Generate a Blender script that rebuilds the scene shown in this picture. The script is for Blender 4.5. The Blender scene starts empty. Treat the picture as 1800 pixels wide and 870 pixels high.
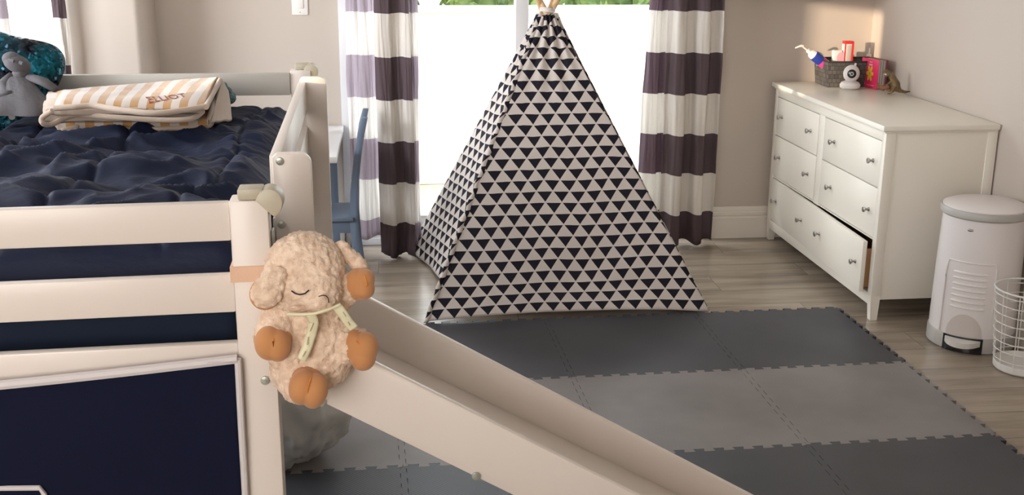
import bpy, bmesh, math, random
from mathutils import Vector, Matrix, noise, Euler
PI = math.pi
random.seed(7)
S = bpy.context.scene
COL = S.collection
# ---------------------------------------------------------------- camera
FL = 1993.82; CH = 1.52596
CM = ((0.99449191, -0.10468517, 0.00518194), (-0.02376845, -0.2733962, -0.96160781), (0.1020828, 0.95618802, -0.27437851))
cd = bpy.data.cameras.new('camera'); cam = bpy.data.objects.new('camera', cd); COL.objects.link(cam)
cd.sensor_width = 36; cd.lens = FL / 1800 * 36; cd.clip_start = .02; cd.clip_end = 200
cam.matrix_world = Matrix(((CM[0][0], -CM[1][0], -CM[2][0], 0), (CM[0][1], -CM[1][1], -CM[2][1], 0), (CM[0][2], -CM[1][2], -CM[2][2], CH), (0, 0, 0, 1)))
S.camera = cam
def at(x, y, Y):
    """world point on the vertical plane Y seen at photo pixel x, y"""
    a, b, c = x - 900, y - 435, FL
    d = [CM[0][i] * a + CM[1][i] * b + CM[2][i] * c for i in range(3)]
    k = Y / d[1]
    return Vector((d[0] * k, Y, CH + d[2] * k))
def atz(x, y, z=0):
    a, b, c = x - 900, y - 435, FL
    d = [CM[0][i] * a + CM[1][i] * b + CM[2][i] * c for i in range(3)]
    k = (z - CH) / d[2]
    return Vector((d[0] * k, d[1] * k, z))
# ---------------------------------------------------------------- world and light
S.view_settings.view_transform = 'Standard'; S.view_settings.look = 'None'
S.view_settings.gamma = 1; S.view_settings.use_curve_mapping = False
S.view_settings.exposure = 0.0
W = bpy.data.worlds.new('world'); S.world = W; W.use_nodes = True
wn = W.node_tree; bg = wn.nodes['Background']
bg.inputs[0].default_value = (.90, .92, 1, 1); bg.inputs[1].default_value = 5.5
def area(name, loc, target, sx, sy, power, color):
    l = bpy.data.lights.new(name, 'AREA'); l.shape = 'RECTANGLE'; l.size = sx; l.size_y = sy
    l.energy = power; l.color = color
    o = bpy.data.objects.new(name, l); COL.objects.link(o); o.location = loc
    o.rotation_euler = (Vector(target) - Vector(loc)).to_track_quat('-Z', 'Y').to_euler()
    return o
area('daylight_patio_door', (.66, 5.62, 1.15), (.66, 0, .6), 1.6, 1.9, 20, (.9, .95, 1))
area('fill_lamp_left', (-2.78, 3.25, 1.5), (1.5, 3.8, .5), 1.9, 1.3, 120, (.90, .92, 1))  # cool fill lamp outside an added, unseen window in the left wall
area('fill_lamp_rear', (-1.3, -1.2, 1.6), (-.9, 2, .75), 1.7, 1.4, 21, (1, .82, .71)).data.spread = math.radians(105)  # warm fill lamp outside an added window behind the camera
sd = bpy.data.lights.new('sun', 'SUN'); sd.energy = 4.6; sd.angle = math.radians(.5); sd.color = (1, .80, .58)
so = bpy.data.objects.new('sun', sd); COL.objects.link(so)
so.rotation_euler = Vector((.80, .55, -.10)).to_track_quat('-Z', 'Y').to_euler()
# ---------------------------------------------------------------- materials
def principled(name, col, rough=.5, metal=0, spec=.5, sheen=0, coat=0):
    m = bpy.data.materials.new(name); m.use_nodes = True
    b = m.node_tree.nodes['Principled BSDF']
    b.inputs['Base Color'].default_value = (*col, 1); b.inputs['Roughness'].default_value = rough
    b.inputs['Metallic'].default_value = metal; b.inputs['Specular IOR Level'].default_value = spec
    b.inputs['Sheen Weight'].default_value = sheen; b.inputs['Coat Weight'].default_value = coat
    return m
def nd(m, t, **kw):
    n = m.node_tree.nodes.new(t)
    for k, v in kw.items(): setattr(n, k, v)
    return n
def lk(m, a, b): m.node_tree.links.new(a, b)
def bump(m, scale, strength, dist=.002, detail=3, kind='noise', stretch=None):
    tc = nd(m, 'ShaderNodeTexCoord'); v = tc.outputs['Object']
    if stretch:
        mp = nd(m, 'ShaderNodeMapping'); mp.inputs['Scale'].default_value = stretch; lk(m, v, mp.inputs[0]); v = mp.outputs[0]
    if kind == 'noise':
        t = nd(m, 'ShaderNodeTexNoise'); t.inputs['Scale'].default_value = scale; t.inputs['Detail'].default_value = detail; out = t.outputs[0]
    else:
        t = nd(m, 'ShaderNodeTexVoronoi'); t.inputs['Scale'].default_value = scale; out = t.outputs['Distance']
    lk(m, v, t.inputs['Vector'])
    b = nd(m, 'ShaderNodeBump'); b.inputs['Strength'].default_value = strength; b.inputs['Distance'].default_value = dist
    lk(m, out, b.inputs['Height']); lk(m, b.outputs[0], m.node_tree.nodes['Principled BSDF'].inputs['Normal'])
    return t
def tint(m, c1, c2, scale, detail=3, lo=.35, hi=.65, stretch=None):
    tc = nd(m, 'ShaderNodeTexCoord'); v = tc.outputs['Object']
    if stretch:
        mp = nd(m, 'ShaderNodeMapping'); mp.inputs['Scale'].default_value = stretch; lk(m, v, mp.inputs[0]); v = mp.outputs[0]
    t = nd(m, 'ShaderNodeTexNoise'); t.inputs['Scale'].default_value = scale; t.inputs['Detail'].default_value = detail
    r = nd(m, 'ShaderNodeValToRGB'); r.color_ramp.elements[0].position = lo; r.color_ramp.elements[1].position = hi
    r.color_ramp.elements[0].color = (*c1, 1); r.color_ramp.elements[1].color = (*c2, 1)
    lk(m, v, t.inputs['Vector']); lk(m, t.outputs[0], r.inputs[0]); lk(m, r.outputs[0], m.node_tree.nodes['Principled BSDF'].inputs['Base Color'])
def math_node(m, op, a, b=None, c=None):
    n = nd(m, 'ShaderNodeMath', operation=op)
    for i, v in enumerate((a, b, c)):
        if v is None: continue
        if isinstance(v, (int, float)): n.inputs[i].default_value = v
        else: lk(m, v, n.inputs[i])
    return n.outputs[0]
def mixcol(m, f, c1, c2):
    n = nd(m, 'ShaderNodeMix', data_type='RGBA')
    if isinstance(f, (int, float)): n.inputs[0].default_value = f
    else: lk(m, f, n.inputs[0])
    for i, c in ((6, c1), (7, c2)):
        if isinstance(c, tuple): n.inputs[i].default_value = (*c, 1)
        else: lk(m, c, n.inputs[i])
    return n.outputs[2]

M = {}
M['wall'] = principled('wall_paint', (.56, .485, .42), .7); bump(M['wall'], 160, .08, .001)
M['ceiling'] = principled('ceiling_paint', (.7, .67, .63), .8)
M['trim'] = principled('trim_paint', (.80, .74, .66), .4)
M['frame'] = principled('door_frame_paint', (.72, .72, .74), .4)
M['bed'] = principled('bed_paint', (.77, .695, .63), .33); bump(M['bed'], 60, .03, .001)
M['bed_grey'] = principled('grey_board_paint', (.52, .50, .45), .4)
M['dress'] = principled('dresser_paint', (.88, .83, .73), .28)
M['drawer_wood'] = principled('drawer_wood', (.42, .22, .10), .6)
M['cap'] = principled('beige_plastic', (.50, .45, .34), .4)
M['bolt'] = principled('bolt_metal', (.46, .48, .42), .35, .6)
M['navy'] = principled('navy_cotton', (.006, .0105, .032), .6, sheen=.02, spec=.2); bump(M['navy'], 22, .45, .010, 5, 'noise', (.6, 1.6, 1))
M['tent'] = principled('navy_tent_cloth', (.006, .008, .026), .85, spec=.15); bump(M['tent'], 500, .2, .001)
M['piping'] = principled('white_piping', (.66, .62, .62), .8)
M['mattress'] = principled('mattress_cover', (.010, .017, .035), .85, spec=.2)
M['steel'] = principled('brushed_steel', (.42, .40, .37), .28, 1)
M['white_plastic'] = principled('white_plastic', (.80, .75, .73), .3)
M['grey_plastic'] = principled('grey_plastic', (.45, .43, .40), .35)
M['wire'] = principled('white_wire', (.78, .76, .72), .4)
M['blue'] = principled('blue_grey_paint', (.16, .205, .28), .35)
M['desk'] = principled('desk_white', (.86, .86, .86), .25)
M['wood'] = principled('pine_pole', (.66, .44, .24), .5); bump(M['wood'], 30, .2, .002, 4, 'noise', (1, 1, .1))
M['fleece'] = principled('cream_fleece', (.78, .60, .44), .95, spec=.1, sheen=.25)
tint(M['fleece'], (.68, .48, .34), (.90, .71, .55), 55, 3, .3, .65); bump(M['fleece'], 75, 1.0, .006, 4)
M['suede'] = principled('tan_suede', (.56, .26, .105), .85, spec=.15, sheen=.3); bump(M['suede'], 90, .15, .002)
M['thread'] = principled('dark_thread', (.03, .02, .02), .7)
M['strap'] = principled('tan_felt', (.76, .52, .37), .95, spec=.1); bump(M['strap'], 300, .5, .002)
M['satin'] = principled('grey_satin', (.66, .67, .65), .25, spec=.6, sheen=.1)
M['lovey'] = principled('grey_plush', (.11, .105, .112), .95, spec=.05, sheen=.05); bump(M['lovey'], 120, .4, .003)
M['plush_pale'] = principled('pale_plush', (.55, .56, .50), .9)
M['red'] = principled('red_card', (.75, .03, .03), .5)
M['cardwhite'] = principled('white_card', (.82, .78, .74), .6)
M['cardgrey'] = principled('grey_card_print', (.55, .52, .46), .6)
M['pink'] = principled('pink_card', (.80, .035, .13), .35)
M['palepink'] = principled('pale_pink_print', (.85, .42, .48), .5)
M['yellow'] = principled('yellow_print', (.90, .58, .05), .5)
M['orange'] = principled('orange_print', (.75, .25, .03), .5)
M['bluep'] = principled('blue_label', (.02, .045, .33), .4)
M['magenta'] = principled('magenta_label', (.7, .05, .25), .4)
M['black'] = principled('black_plastic', (.012, .012, .013), .15)
M['page'] = principled('board_pages', (.33, .28, .24), .7)
M['rosetrim'] = principled('dark_red_card', (.25, .02, .06), .5)
M['green_soft'] = principled('grey_green_knit', (.15, .22, .24), .95, spec=.1); bump(M['green_soft'], 120, .9, .006, 2, 'vor')
# dinosaur
M['dino'] = principled('olive_rubber', (.17, .115, .05), .5); tint(M['dino'], (.10, .075, .035), (.30, .18, .07), 40)
M['dinobrown'] = principled('brown_rubber', (.25, .10, .045), .5); tint(M['dinobrown'], (.12, .045, .02), (.36, .16, .08), 70)
M['switch'] = principled('switch_plastic', (.84, .80, .76), .3)
M['paving'] = principled('patio_paving', (.62, .55, .42), .8)
M['render'] = principled('white_garden_wall', (.93, .92, .90), .9)
M['leaf'] = principled('hedge_leaf', (.13, .26, .06), .6); tint(M['leaf'], (.05, .13, .03), (.30, .42, .12), 6)
# laminate floor, planks along X
m = M['floor'] = principled('laminate_floor', (.3, .26, .22), .24, spec=.6)
tc = nd(m, 'ShaderNodeTexCoord'); sp = nd(m, 'ShaderNodeSeparateXYZ'); lk(m, tc.outputs['Object'], sp.inputs[0])
row = math_node(m, 'FLOOR', math_node(m, 'DIVIDE', sp.outputs[1], .19))
off = math_node(m, 'MULTIPLY', math_node(m, 'FRACT', math_node(m, 'MULTIPLY', row, .618)), 1.2)
px = math_node(m, 'ADD', sp.outputs[0], off)
pid = math_node(m, 'FLOOR', math_node(m, 'DIVIDE', px, 1.2))
cb = nd(m, 'ShaderNodeCombineXYZ')
lk(m, math_node(m, 'MULTIPLY', px, .9), cb.inputs[0]); lk(m, math_node(m, 'MULTIPLY', sp.outputs[1], 7), cb.inputs[1])
lk(m, math_node(m, 'ADD', math_node(m, 'MULTIPLY', row, 3.7), math_node(m, 'MULTIPLY', pid, 9.1)), cb.inputs[2])
n1 = nd(m, 'ShaderNodeTexNoise'); n1.inputs['Scale'].default_value = 1.5; n1.inputs['Detail'].default_value = 7; n1.inputs['Roughness'].default_value = .6
lk(m, cb.outputs[0], n1.inputs['Vector'])
rp = nd(m, 'ShaderNodeValToRGB'); e = rp.color_ramp.elements
e[0].position = .3; e[0].color = (.20, .155, .115, 1); e[1].position = .72; e[1].color = (.46, .38, .295, 1)
lk(m, n1.outputs[0], rp.inputs[0])
fy = math_node(m, 'FRACT', math_node(m, 'DIVIDE', sp.outputs[1], .19)); fx = math_node(m, 'FRACT', math_node(m, 'DIVIDE', px, 1.2))
seam = math_node(m, 'MAXIMUM', math_node(m, 'LESS_THAN', fy, .014), math_node(m, 'LESS_THAN', fx, .002))
lk(m, mixcol(m, math_node(m, 'MULTIPLY', seam, .6), rp.outputs[0], (.06, .045, .035)), m.node_tree.nodes['Principled BSDF'].inputs['Base Color'])
# foam mats
def matmat(name, a, b):
    m = principled(name, a, .46, spec=.5); tint(m, a, b, 3.5, 4)
    tc = nd(m, 'ShaderNodeTexCoord'); wv = nd(m, 'ShaderNodeTexWave', wave_type='BANDS', bands_direction='DIAGONAL'); wv.inputs['Scale'].default_value = 55
    lk(m, tc.outputs['Object'], wv.inputs['Vector'])
    bp = nd(m, 'ShaderNodeBump'); bp.inputs['Strength'].default_value = .25; bp.inputs['Distance'].default_value = .001
    lk(m, wv.outputs[0], bp.inputs['Height']); lk(m, bp.outputs[0], m.node_tree.nodes['Principled BSDF'].inputs['Normal'])
    return m
M['mat_dark'] = matmat('charcoal_foam', (.042, .044, .052), (.056, .058, .067))
M['mat_light'] = matmat('grey_foam', (.195, .175, .172), (.25, .228, .222))
# teepee cloth: triangular tiling in UV metres
def teepee_cloth(name):
    m = principled(name, (.7, .64, .6), .8, spec=.2)
    uv = nd(m, 'ShaderNodeUVMap'); s = nd(m, 'ShaderNodeSeparateXYZ'); lk(m, uv.outputs[0], s.inputs[0])
    w, h = .0665, .0462
    v = math_node(m, 'DIVIDE', s.outputs[1], h)
    u = math_node(m, 'SUBTRACT', math_node(m, 'DIVIDE', s.outputs[0], w), math_node(m, 'MULTIPLY', v, .5))
    fu = math_node(m, 'FRACT', u); fv = math_node(m, 'FRACT', v); k = .03
    d = math_node(m, 'GREATER_THAN', math_node(m, 'ADD', fu, fv), 1 + k)
    d = math_node(m, 'MULTIPLY', d, math_node(m, 'LESS_THAN', fu, 1 - k)); d = math_node(m, 'MULTIPLY', d, math_node(m, 'LESS_THAN', fv, 1 - k))
    lk(m, mixcol(m, d, (.74, .67, .62), (.018, .017, .026)), m.node_tree.nodes['Principled BSDF'].inputs['Base Color'])
    b = m.node_tree.nodes['Principled BSDF']; o = m.node_tree.nodes['Material Output']
    tr = nd(m, 'ShaderNodeBsdfTranslucent'); lk(m, mixcol(m, d, (.8, .76, .74), (.01, .01, .015)), tr.inputs[0])
    mx = nd(m, 'ShaderNodeMixShader'); mx.inputs[0].default_value = .12
    lk(m, b.outputs[0], mx.inputs[1]); lk(m, tr.outputs[0], mx.inputs[2]); lk(m, mx.outputs[0], o.inputs[0])
    return m
M['teepee'] = teepee_cloth('triangle_print_cotton')
def curtain_cloth(name, dark, light, trans):
    m = principled(name, light, .85, spec=.15)
    tc = nd(m, 'ShaderNodeUVMap'); s = nd(m, 'ShaderNodeSeparateXYZ'); lk(m, tc.outputs[0], s.inputs[0])
    d = math_node(m, 'LESS_THAN', math_node(m, 'FRACT', math_node(m, 'DIVIDE', math_node(m, 'ADD', s.outputs[1], .028 + .389), .389)), .5)
    c = mixcol(m, d, light, dark)
    b = m.node_tree.nodes['Principled BSDF']; o = m.node_tree.nodes['Material Output']
    lk(m, c, b.inputs['Base Color'])
    tr = nd(m, 'ShaderNodeBsdfTranslucent'); lk(m, c, tr.inputs[0])
    mx = nd(m, 'ShaderNodeMixShader'); mx.inputs[0].default_value = trans
    lk(m, b.outputs[0], mx.inputs[1]); lk(m, tr.outputs[0], mx.inputs[2]); lk(m, mx.outputs[0], o.inputs[0])
    return m
M['curtain'] = curtain_cloth('striped_curtain_cloth', (.125, .09, .10), (.80, .75, .69), .10)
M['curtain_thin'] = curtain_cloth('backlit_striped_curtain_cloth', (.60, .54, .59), (.92, .90, .88), .6)  # same cloth, stripes paled in colour as if lit from behind
M['curtain_mid'] = curtain_cloth('medium_striped_curtain_cloth', (.22, .16, .19), (.85, .82, .78), .35)
# glass
m = M['glass'] = bpy.data.materials.new('window_glass'); m.use_nodes = True
b = m.node_tree.nodes['Principled BSDF']; o = m.node_tree.nodes['Material Output']
tr = nd(m, 'ShaderNodeBsdfTransparent'); tr.inputs[0].default_value = (.97, .99, .98, 1)
gl = nd(m, 'ShaderNodeBsdfGlossy'); gl.inputs['Roughness'].default_value = .02
mx = nd(m, 'ShaderNodeMixShader'); mx.inputs[0].default_value = .06
lk(m, tr.outputs[0], mx.inputs[1]); lk(m, gl.outputs[0], mx.inputs[2]); lk(m, mx.outputs[0], o.inputs[0])
# sequins
m = M['sequin'] = principled('teal_sequins', (.01, .10, .14), .25, .8)
tc = nd(m, 'ShaderNodeTexCoord'); vo = nd(m, 'ShaderNodeTexVoronoi'); vo.inputs['Scale'].default_value = 120; lk(m, tc.outputs['Object'], vo.inputs['Vector'])
no = nd(m, 'ShaderNodeTexNoise'); no.inputs['Scale'].default_value = 9; no.inputs['Detail'].default_value = 3; lk(m, tc.outputs['Object'], no.inputs['Vector'])
rp = nd(m, 'ShaderNodeValToRGB'); rp.color_ramp.elements[0].position = .42; rp.color_ramp.elements[0].color = (.004, .006, .012, 1)
rp.color_ramp.elements[1].position = .6; rp.color_ramp.elements[1].color = (.006, .10, .14, 1); lk(m, no.outputs[0], rp.inputs[0])
lk(m, rp.outputs[0], m.node_tree.nodes['Principled BSDF'].inputs['Base Color'])
nm = nd(m, 'ShaderNodeVectorMath', operation='SUBTRACT'); lk(m, vo.outputs['Color'], nm.inputs[0]); nm.inputs[1].default_value = (.5, .5, .5)
nm2 = nd(m, 'ShaderNodeVectorMath', operation='SCALE'); lk(m, nm.outputs[0], nm2.inputs[0]); nm2.inputs['Scale'].default_value = .9
ge = nd(m, 'ShaderNodeNewGeometry'); nm3 = nd(m, 'ShaderNodeVectorMath', operation='ADD'); lk(m, nm2.outputs[0], nm3.inputs[0]); lk(m, ge.outputs['Normal'], nm3.inputs[1])
nm4 = nd(m, 'ShaderNodeVectorMath', operation='NORMALIZE'); lk(m, nm3.outputs[0], nm4.inputs[0]); lk(m, nm4.outputs[0], m.node_tree.nodes['Principled BSDF'].inputs['Normal'])
# striped blanket: UV x = along the blanket
m = M['blanket'] = principled('striped_fleece', (.7, .6, .5), .95, spec=.1, sheen=.3)
uv = nd(m, 'ShaderNodeUVMap'); s = nd(m, 'ShaderNodeSeparateXYZ'); lk(m, uv.outputs[0], s.inputs[0])
d = math_node(m, 'LESS_THAN', math_node(m, 'FRACT', math_node(m, 'DIVIDE', s.outputs[0], .062)), .5)
lk(m, mixcol(m, d, (.46, .395, .345), (.37, .20, .075)), m.node_tree.nodes['Principled BSDF'].inputs['Base Color'])
M['blanket_back'] = principled('cream_fleece_backing', (.44, .35, .28), .95, spec=.1, sheen=.3)
# woven basket
m = M['weave'] = principled('grey_paper_weave', (.12, .11, .10), .8)
tc = nd(m, 'ShaderNodeTexCoord'); bk = nd(m, 'ShaderNodeTexBrick'); lk(m, tc.outputs['UV'], bk.inputs['Vector'])
bk.inputs['Scale'].default_value = 1; bk.inputs['Brick Width'].default_value = .02; bk.inputs['Row Height'].default_value = .02; bk.offset = .5
bk.inputs['Mortar Size'].default_value = .0012; bk.inputs['Color1'].default_value = (.12, .108, .10, 1); bk.inputs['Color2'].default_value = (.055, .05, .046, 1); bk.inputs['Mortar'].default_value = (.03, .03, .03, 1)
lk(m, bk.outputs['Color'], m.node_tree.nodes['Principled BSDF'].inputs['Base Color'])
# ---------------------------------------------------------------- mesh helpers
class MB:
    def __init__(s): s.bm = bmesh.new()
    def _add(s, other, mat=None):
        me = bpy.data.meshes.new('t'); other.to_mesh(me); other.free()
        if mat: me.transform(mat)
        s.bm.from_mesh(me); bpy.data.meshes.remove(me); return s
    def box(s, lo, hi, bev=.0, seg=2, rot=None, piv=None):
        b = bmesh.new(); bmesh.ops.create_cube(b, size=1)
        lo, hi = Vector(lo), Vector(hi); c = (lo + hi) / 2; d = hi - lo
        for v in b.verts: v.co = Vector((v.co.x * d.x, v.co.y * d.y, v.co.z * d.z)) + c
        if bev: bmesh.ops.bevel(b, geom=b.edges[:], offset=bev, segments=seg, affect='EDGES', profile=.5)
        mt = None
        if rot is not None:
            p = Vector(piv) if piv is not None else c
            mt = Matrix.Translation(p) @ rot.to_4x4() @ Matrix.Translation(-p)
        return s._add(b, mt)
    def cyl(s, p0, p1, r0, r1=None, seg=20, bev=0):
        r1 = r0 if r1 is None else r1
        p0, p1 = Vector(p0), Vector(p1); d = p1 - p0; b = bmesh.new()
        bmesh.ops.create_cone(b, cap_ends=True, segments=seg, radius1=r0, radius2=r1, depth=d.length)
        if bev:
            es = [e for e in b.edges if abs(e.verts[0].co.z - e.verts[1].co.z) < 1e-7]
            bmesh.ops.bevel(b, geom=es, offset=bev, segments=2, affect='EDGES', profile=.5)
        return s._add(b, Matrix.Translation((p0 + p1) / 2) @ d.to_track_quat('Z', 'Y').to_matrix().to_4x4())
    def ell(s, c, r, rot=None, seg=24, ring=16):
        b = bmesh.new(); bmesh.ops.create_uvsphere(b, u_segments=seg, v_segments=ring, radius=1)
        if not hasattr(r, '__len__'): r = (r, r, r)
        mt = Matrix.Translation(Vector(c)) @ (rot.to_4x4() if rot is not None else Matrix.Identity(4)) @ Matrix.Diagonal((*r, 1))
        return s._add(b, mt)
    def caps(s, p0, p1, r0, r1):
        s.ell(p0, r0); s.ell(p1, r1); return s.cyl(p0, p1, r0, r1)
    def prism(s, pts, axis, a0, a1, bev=0):
        """polygon pts (2-D) extruded along axis ('x','y','z') from a0 to a1"""
        def mk(p, a):
            return {'x': (a, p[0], p[1]), 'y': (p[0], a, p[1]), 'z': (p[0], p[1], a)}[axis]
        b = bmesh.new()
        v0 = [b.verts.new(mk(p, a0)) for p in pts]; v1 = [b.verts.new(mk(p, a1)) for p in pts]
        b.faces.new(v0); b.faces.new(v1[::-1]); n = len(pts)
        for i in range(n): b.faces.new((v0[i], v1[i], v1[(i + 1) % n], v0[(i + 1) % n]))
        bmesh.ops.recalc_face_normals(b, faces=b.faces[:])
        if bev: bmesh.ops.bevel(b, geom=b.edges[:], offset=bev, segments=2, affect='EDGES', profile=.5)
        return s._add(b)
    def tube(s, pts, r, seg=10, closed=False, flat=1.0):
        pts = [Vector(p) for p in pts]; n = len(pts)
        rs = r if hasattr(r, '__len__') else [r] * n
        b = bmesh.new(); rings = []; up = Vector((0, 0, 1))
        for i, p in enumerate(pts):
            a = pts[i - 1] if (i or closed) else p; c = pts[(i + 1) % n] if (i < n - 1 or closed) else p
            t = (c - a).normalized()
            u = t.cross(up)
            if u.length < .05: u = t.cross(Vector((0, 1, 0)))
            u.normalize(); w = u.cross(t)
            rings.append([b.verts.new(p + u * math.cos(2 * PI * k / seg) * rs[i] + w * math.sin(2 * PI * k / seg) * rs[i] * flat) for k in range(seg)])
        m_ = n if closed else n - 1
        for i in range(m_):
            A, B = rings[i], rings[(i + 1) % n]
            for k in range(seg): b.faces.new((A[k], A[(k + 1) % seg], B[(k + 1) % seg], B[k]))
        if not closed: b.faces.new(rings[0]); b.faces.new(rings[-1][::-1])
        bmesh.ops.recalc_face_normals(b, faces=b.faces[:])
        return s._add(b)
    def lathe(s, prof, c, seg=32):
        b = bmesh.new(); rings = []
        for r, z in prof:
            rings.append([b.verts.new((c[0] + r * math.cos(2 * PI * k / seg), c[1] + r * math.sin(2 * PI * k / seg), c[2] + z)) for k in range(seg)])
        for A, B in zip(rings, rings[1:]):
            for k in range(seg): b.faces.new((A[k], A[(k + 1) % seg], B[(k + 1) % seg], B[k]))
        b.faces.new(rings[0]); b.faces.new(rings[-1])
        bmesh.ops.recalc_face_normals(b, faces=b.faces[:])
        return s._add(b)
    def grid(s, fn, nu, nv, uvf=None):
        """surface fn(u,v) with u,v in 0..1; optional uv function"""
        b = bmesh.new(); vs = [[b.verts.new(fn(i / nu, j / nv)) for i in range(nu + 1)] for j in range(nv + 1)]
        L = b.loops.layers.uv.new('UVMap')
        for j in range(nv):
            for i in range(nu):
                f = b.faces.new((vs[j][i], vs[j][i + 1], vs[j + 1][i + 1], vs[j + 1][i]))
                if uvf:
                    for lp, (a, c) in zip(f.loops, ((i, j), (i + 1, j), (i + 1, j + 1), (i, j + 1))): lp[L].uv = uvf(a / nu, c / nv)
        me = bpy.data.meshes.new('t'); b.to_mesh(me); b.free(); s.bm.from_mesh(me); bpy.data.meshes.remove(me); return s
    def tf(s, mt):
        bmesh.ops.transform(s.bm, matrix=mt, verts=s.bm.verts[:]); return s
    def build(s, name, mat, parent=None, smooth=True, angle=35):
        off = Vector((0, 0, 0)); p = parent
        while p is not None: off += p.location; p = p.parent
        for v in s.bm.verts: v.co -= off
        me = bpy.data.meshes.new(name); s.bm.to_mesh(me); s.bm.free()
        ms = mat if isinstance(mat, (list, tuple)) else [mat]
        for q in ms: me.materials.append(q)
        if smooth:
            for p_ in me.polygons: p_.use_smooth = True
            try: me.set_sharp_from_angle(angle=math.radians(angle))
            except Exception: pass
        o = bpy.data.objects.new(name, me); COL.objects.link(o)
        if parent: o.parent = parent
        return o
def tag(o, label, cat, group=None, kind=None):
    if label: o['label'] = label
    if cat: o['category'] = cat
    if group: o['group'] = group
    if kind: o['kind'] = kind
    return o
def thing(name, label, cat, loc, group=None):
    o = bpy.data.objects.new(name, None); COL.objects.link(o); o.location = loc; o.empty_display_size = .1
    return tag(o, label, cat, group)
def struct(name, mb, mat, parent=None, **k):
    o = mb.build(name, mat, parent, **k)
    if not parent: o['kind'] = 'structure'
    return o
def mod(o, typ, **kw):
    md = o.modifiers.new(typ.lower(), typ)
    for k, v in kw.items(): setattr(md, k, v)
    return md
def fbm(x, y, z=0, o=4): return noise.fractal(Vector((x, y, z)), 1.0, 2.0, o)
def text(name, body, size, mat, parent, mw, ext=.0004):
    c = bpy.data.curves.new(name, 'FONT'); c.body = body; c.size = size; c.extrude = ext; c.align_x = 'CENTER'; c.align_y = 'CENTER'
    t = bpy.data.objects.new(name + '_src', c); COL.objects.link(t)
    me = bpy.data.meshes.new_from_object(t.evaluated_get(bpy.context.evaluated_depsgraph_get())); COL.objects.unlink(t); bpy.data.objects.remove(t)
    bm = bmesh.new(); bm.from_mesh(me); q = MB(); q.bm.free(); q.bm = bm; q.tf(mw)
    return q.build(name, mat, parent, smooth=False)
# ---------------------------------------------------------------- room shell
XR, YB, XL, YR, ZC = 2.345, 5.417, -2.6, -1.0, 2.5
YS, XS = 5.06, -1.065          # left part of the far wall stands forward
DL, DR, DT = -.18, 1.50, 2.05    # patio door opening
struct('floor', MB().box((XL - .15, YR - .15, -.1), (XR + .15, YB + .12, 0)), M['floor'])
struct('ceiling', MB().box((XL - .15, YR - .15, ZC), (XR + .15, YB + .15, ZC + .1)), M['ceiling'])
struct('wall_right', MB().box((XR, YR - .15, 0), (XR + .15, YB + .15, ZC)), M['wall'])
w = MB().box((XS, YB, 0), (DL - .06, YB + .15, ZC)).box((DR + .06, YB, 0), (XR, YB + .15, ZC)).box((DL - .06, YB, DT + .06), (DR + .06, YB + .15, ZC))
struct('wall_back', w, M['wall'])
WL, WR_, WB, WT = -1.95, -1.375, .35, 2.0
w = MB().box((WR_, YS, 0), (XS, YB + .15, ZC), .025, 4).box((XL, YS, 0), (WL, YS + .15, ZC)).box((WL, YS, 0), (WR_, YS + .15, WB)).box((WL, YS, WT), (WR_, YS + .15, ZC))
struct('wall_back_left', w, M['wall'])
w = MB().box((XL - .15, YR, 0), (XL, 1.80, ZC)).box((XL - .15, 1.80, 0), (XL, 2.2, 1.30)).box((XL - .15, 1.80, 1.76), (XL, 2.2, ZC)).box((XL - .15, 4.2, 0), (XL, YS + .15, ZC)).box((XL - .15, 2.2, 0), (XL, 4.2, .8)).box((XL - .15, 2.2, 2.2), (XL, 4.2, ZC))  # narrow slit beside the window opening is added to shape a sun beam
struct('wall_left', w, M['wall'])
w = MB().box((XL - .15, YR - .15, 0), (-2.2, YR, ZC)).box((-.4, YR - .15, 0), (XR + .15, YR, ZC)).box((-2.2, YR - .15, 0), (-.4, YR, .85)).box((-2.2, YR - .15, 2.35), (-.4, YR, ZC))
struct('wall_rear', w, M['wall'])
BBP = [(0, 0), (0, .16), (.008, .16), (.012, .147), (.012, .135), (.018, .13), (.018, .118), (.014, .112), (.020, .104), (.020, .012), (.022, 0)]
def baseboard(name, x0, x1, y):
    struct(name, MB().prism([(y - a, b) for a, b in BBP], 'x', x0, x1), M['trim'], angle=20)
baseboard('baseboard_back_right', DR + .09, XR, YB); baseboard('baseboard_back_middle', XS, DL - .065, YB)
baseboard('baseboard_back_left', XL, XS - .02, YS)
struct('baseboard_right', MB().prism([(XR - a, b) for a, b in BBP], 'y', YR, YB - .03), M['trim'], angle=20)
# patio door
d1 = thing('window_1', 'tall white sliding patio door behind the striped curtains and the play tent', 'patio door', (.66, YB, 0)); d1['kind'] = 'structure'
f = MB().box((DL - .06, YB - .012, 0), (DL, YB + .1, DT), .004).box((DR, YB - .012, 0), (DR + .06, YB + .1, DT), .004).box((DL - .06, YB - .012, DT), (DR + .06, YB + .1, DT + .06), .004).box((DL, YB, 0), (DR, YB + .1, .035), .004)
f.build('door_frame', M['frame'], d1)
for a, b, yy in ((DL + .002, .655, .03), (.592, DR - .002, .07)):
    q = MB()
    for lo, hi in (((a, yy, .04), (a + .062, yy + .03, DT - .004)), ((b - .062, yy, .04), (b, yy + .03, DT - .004)), ((a + .062, yy, .04), (b - .062, yy + .03, .14)), ((a + .062, yy, DT - .07), (b - .062, yy + .03, DT - .004))):
        q.box((lo[0], YB + lo[1], lo[2]), (hi[0], YB + hi[1], hi[2]), .003)
    sa = q.build('door_sash', M['frame'], d1)
    MB().box((a + .06, YB + yy + .012, .138), (b - .06, YB + yy + .018, DT - .068)).build('pane', M['glass'], sa)
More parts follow.
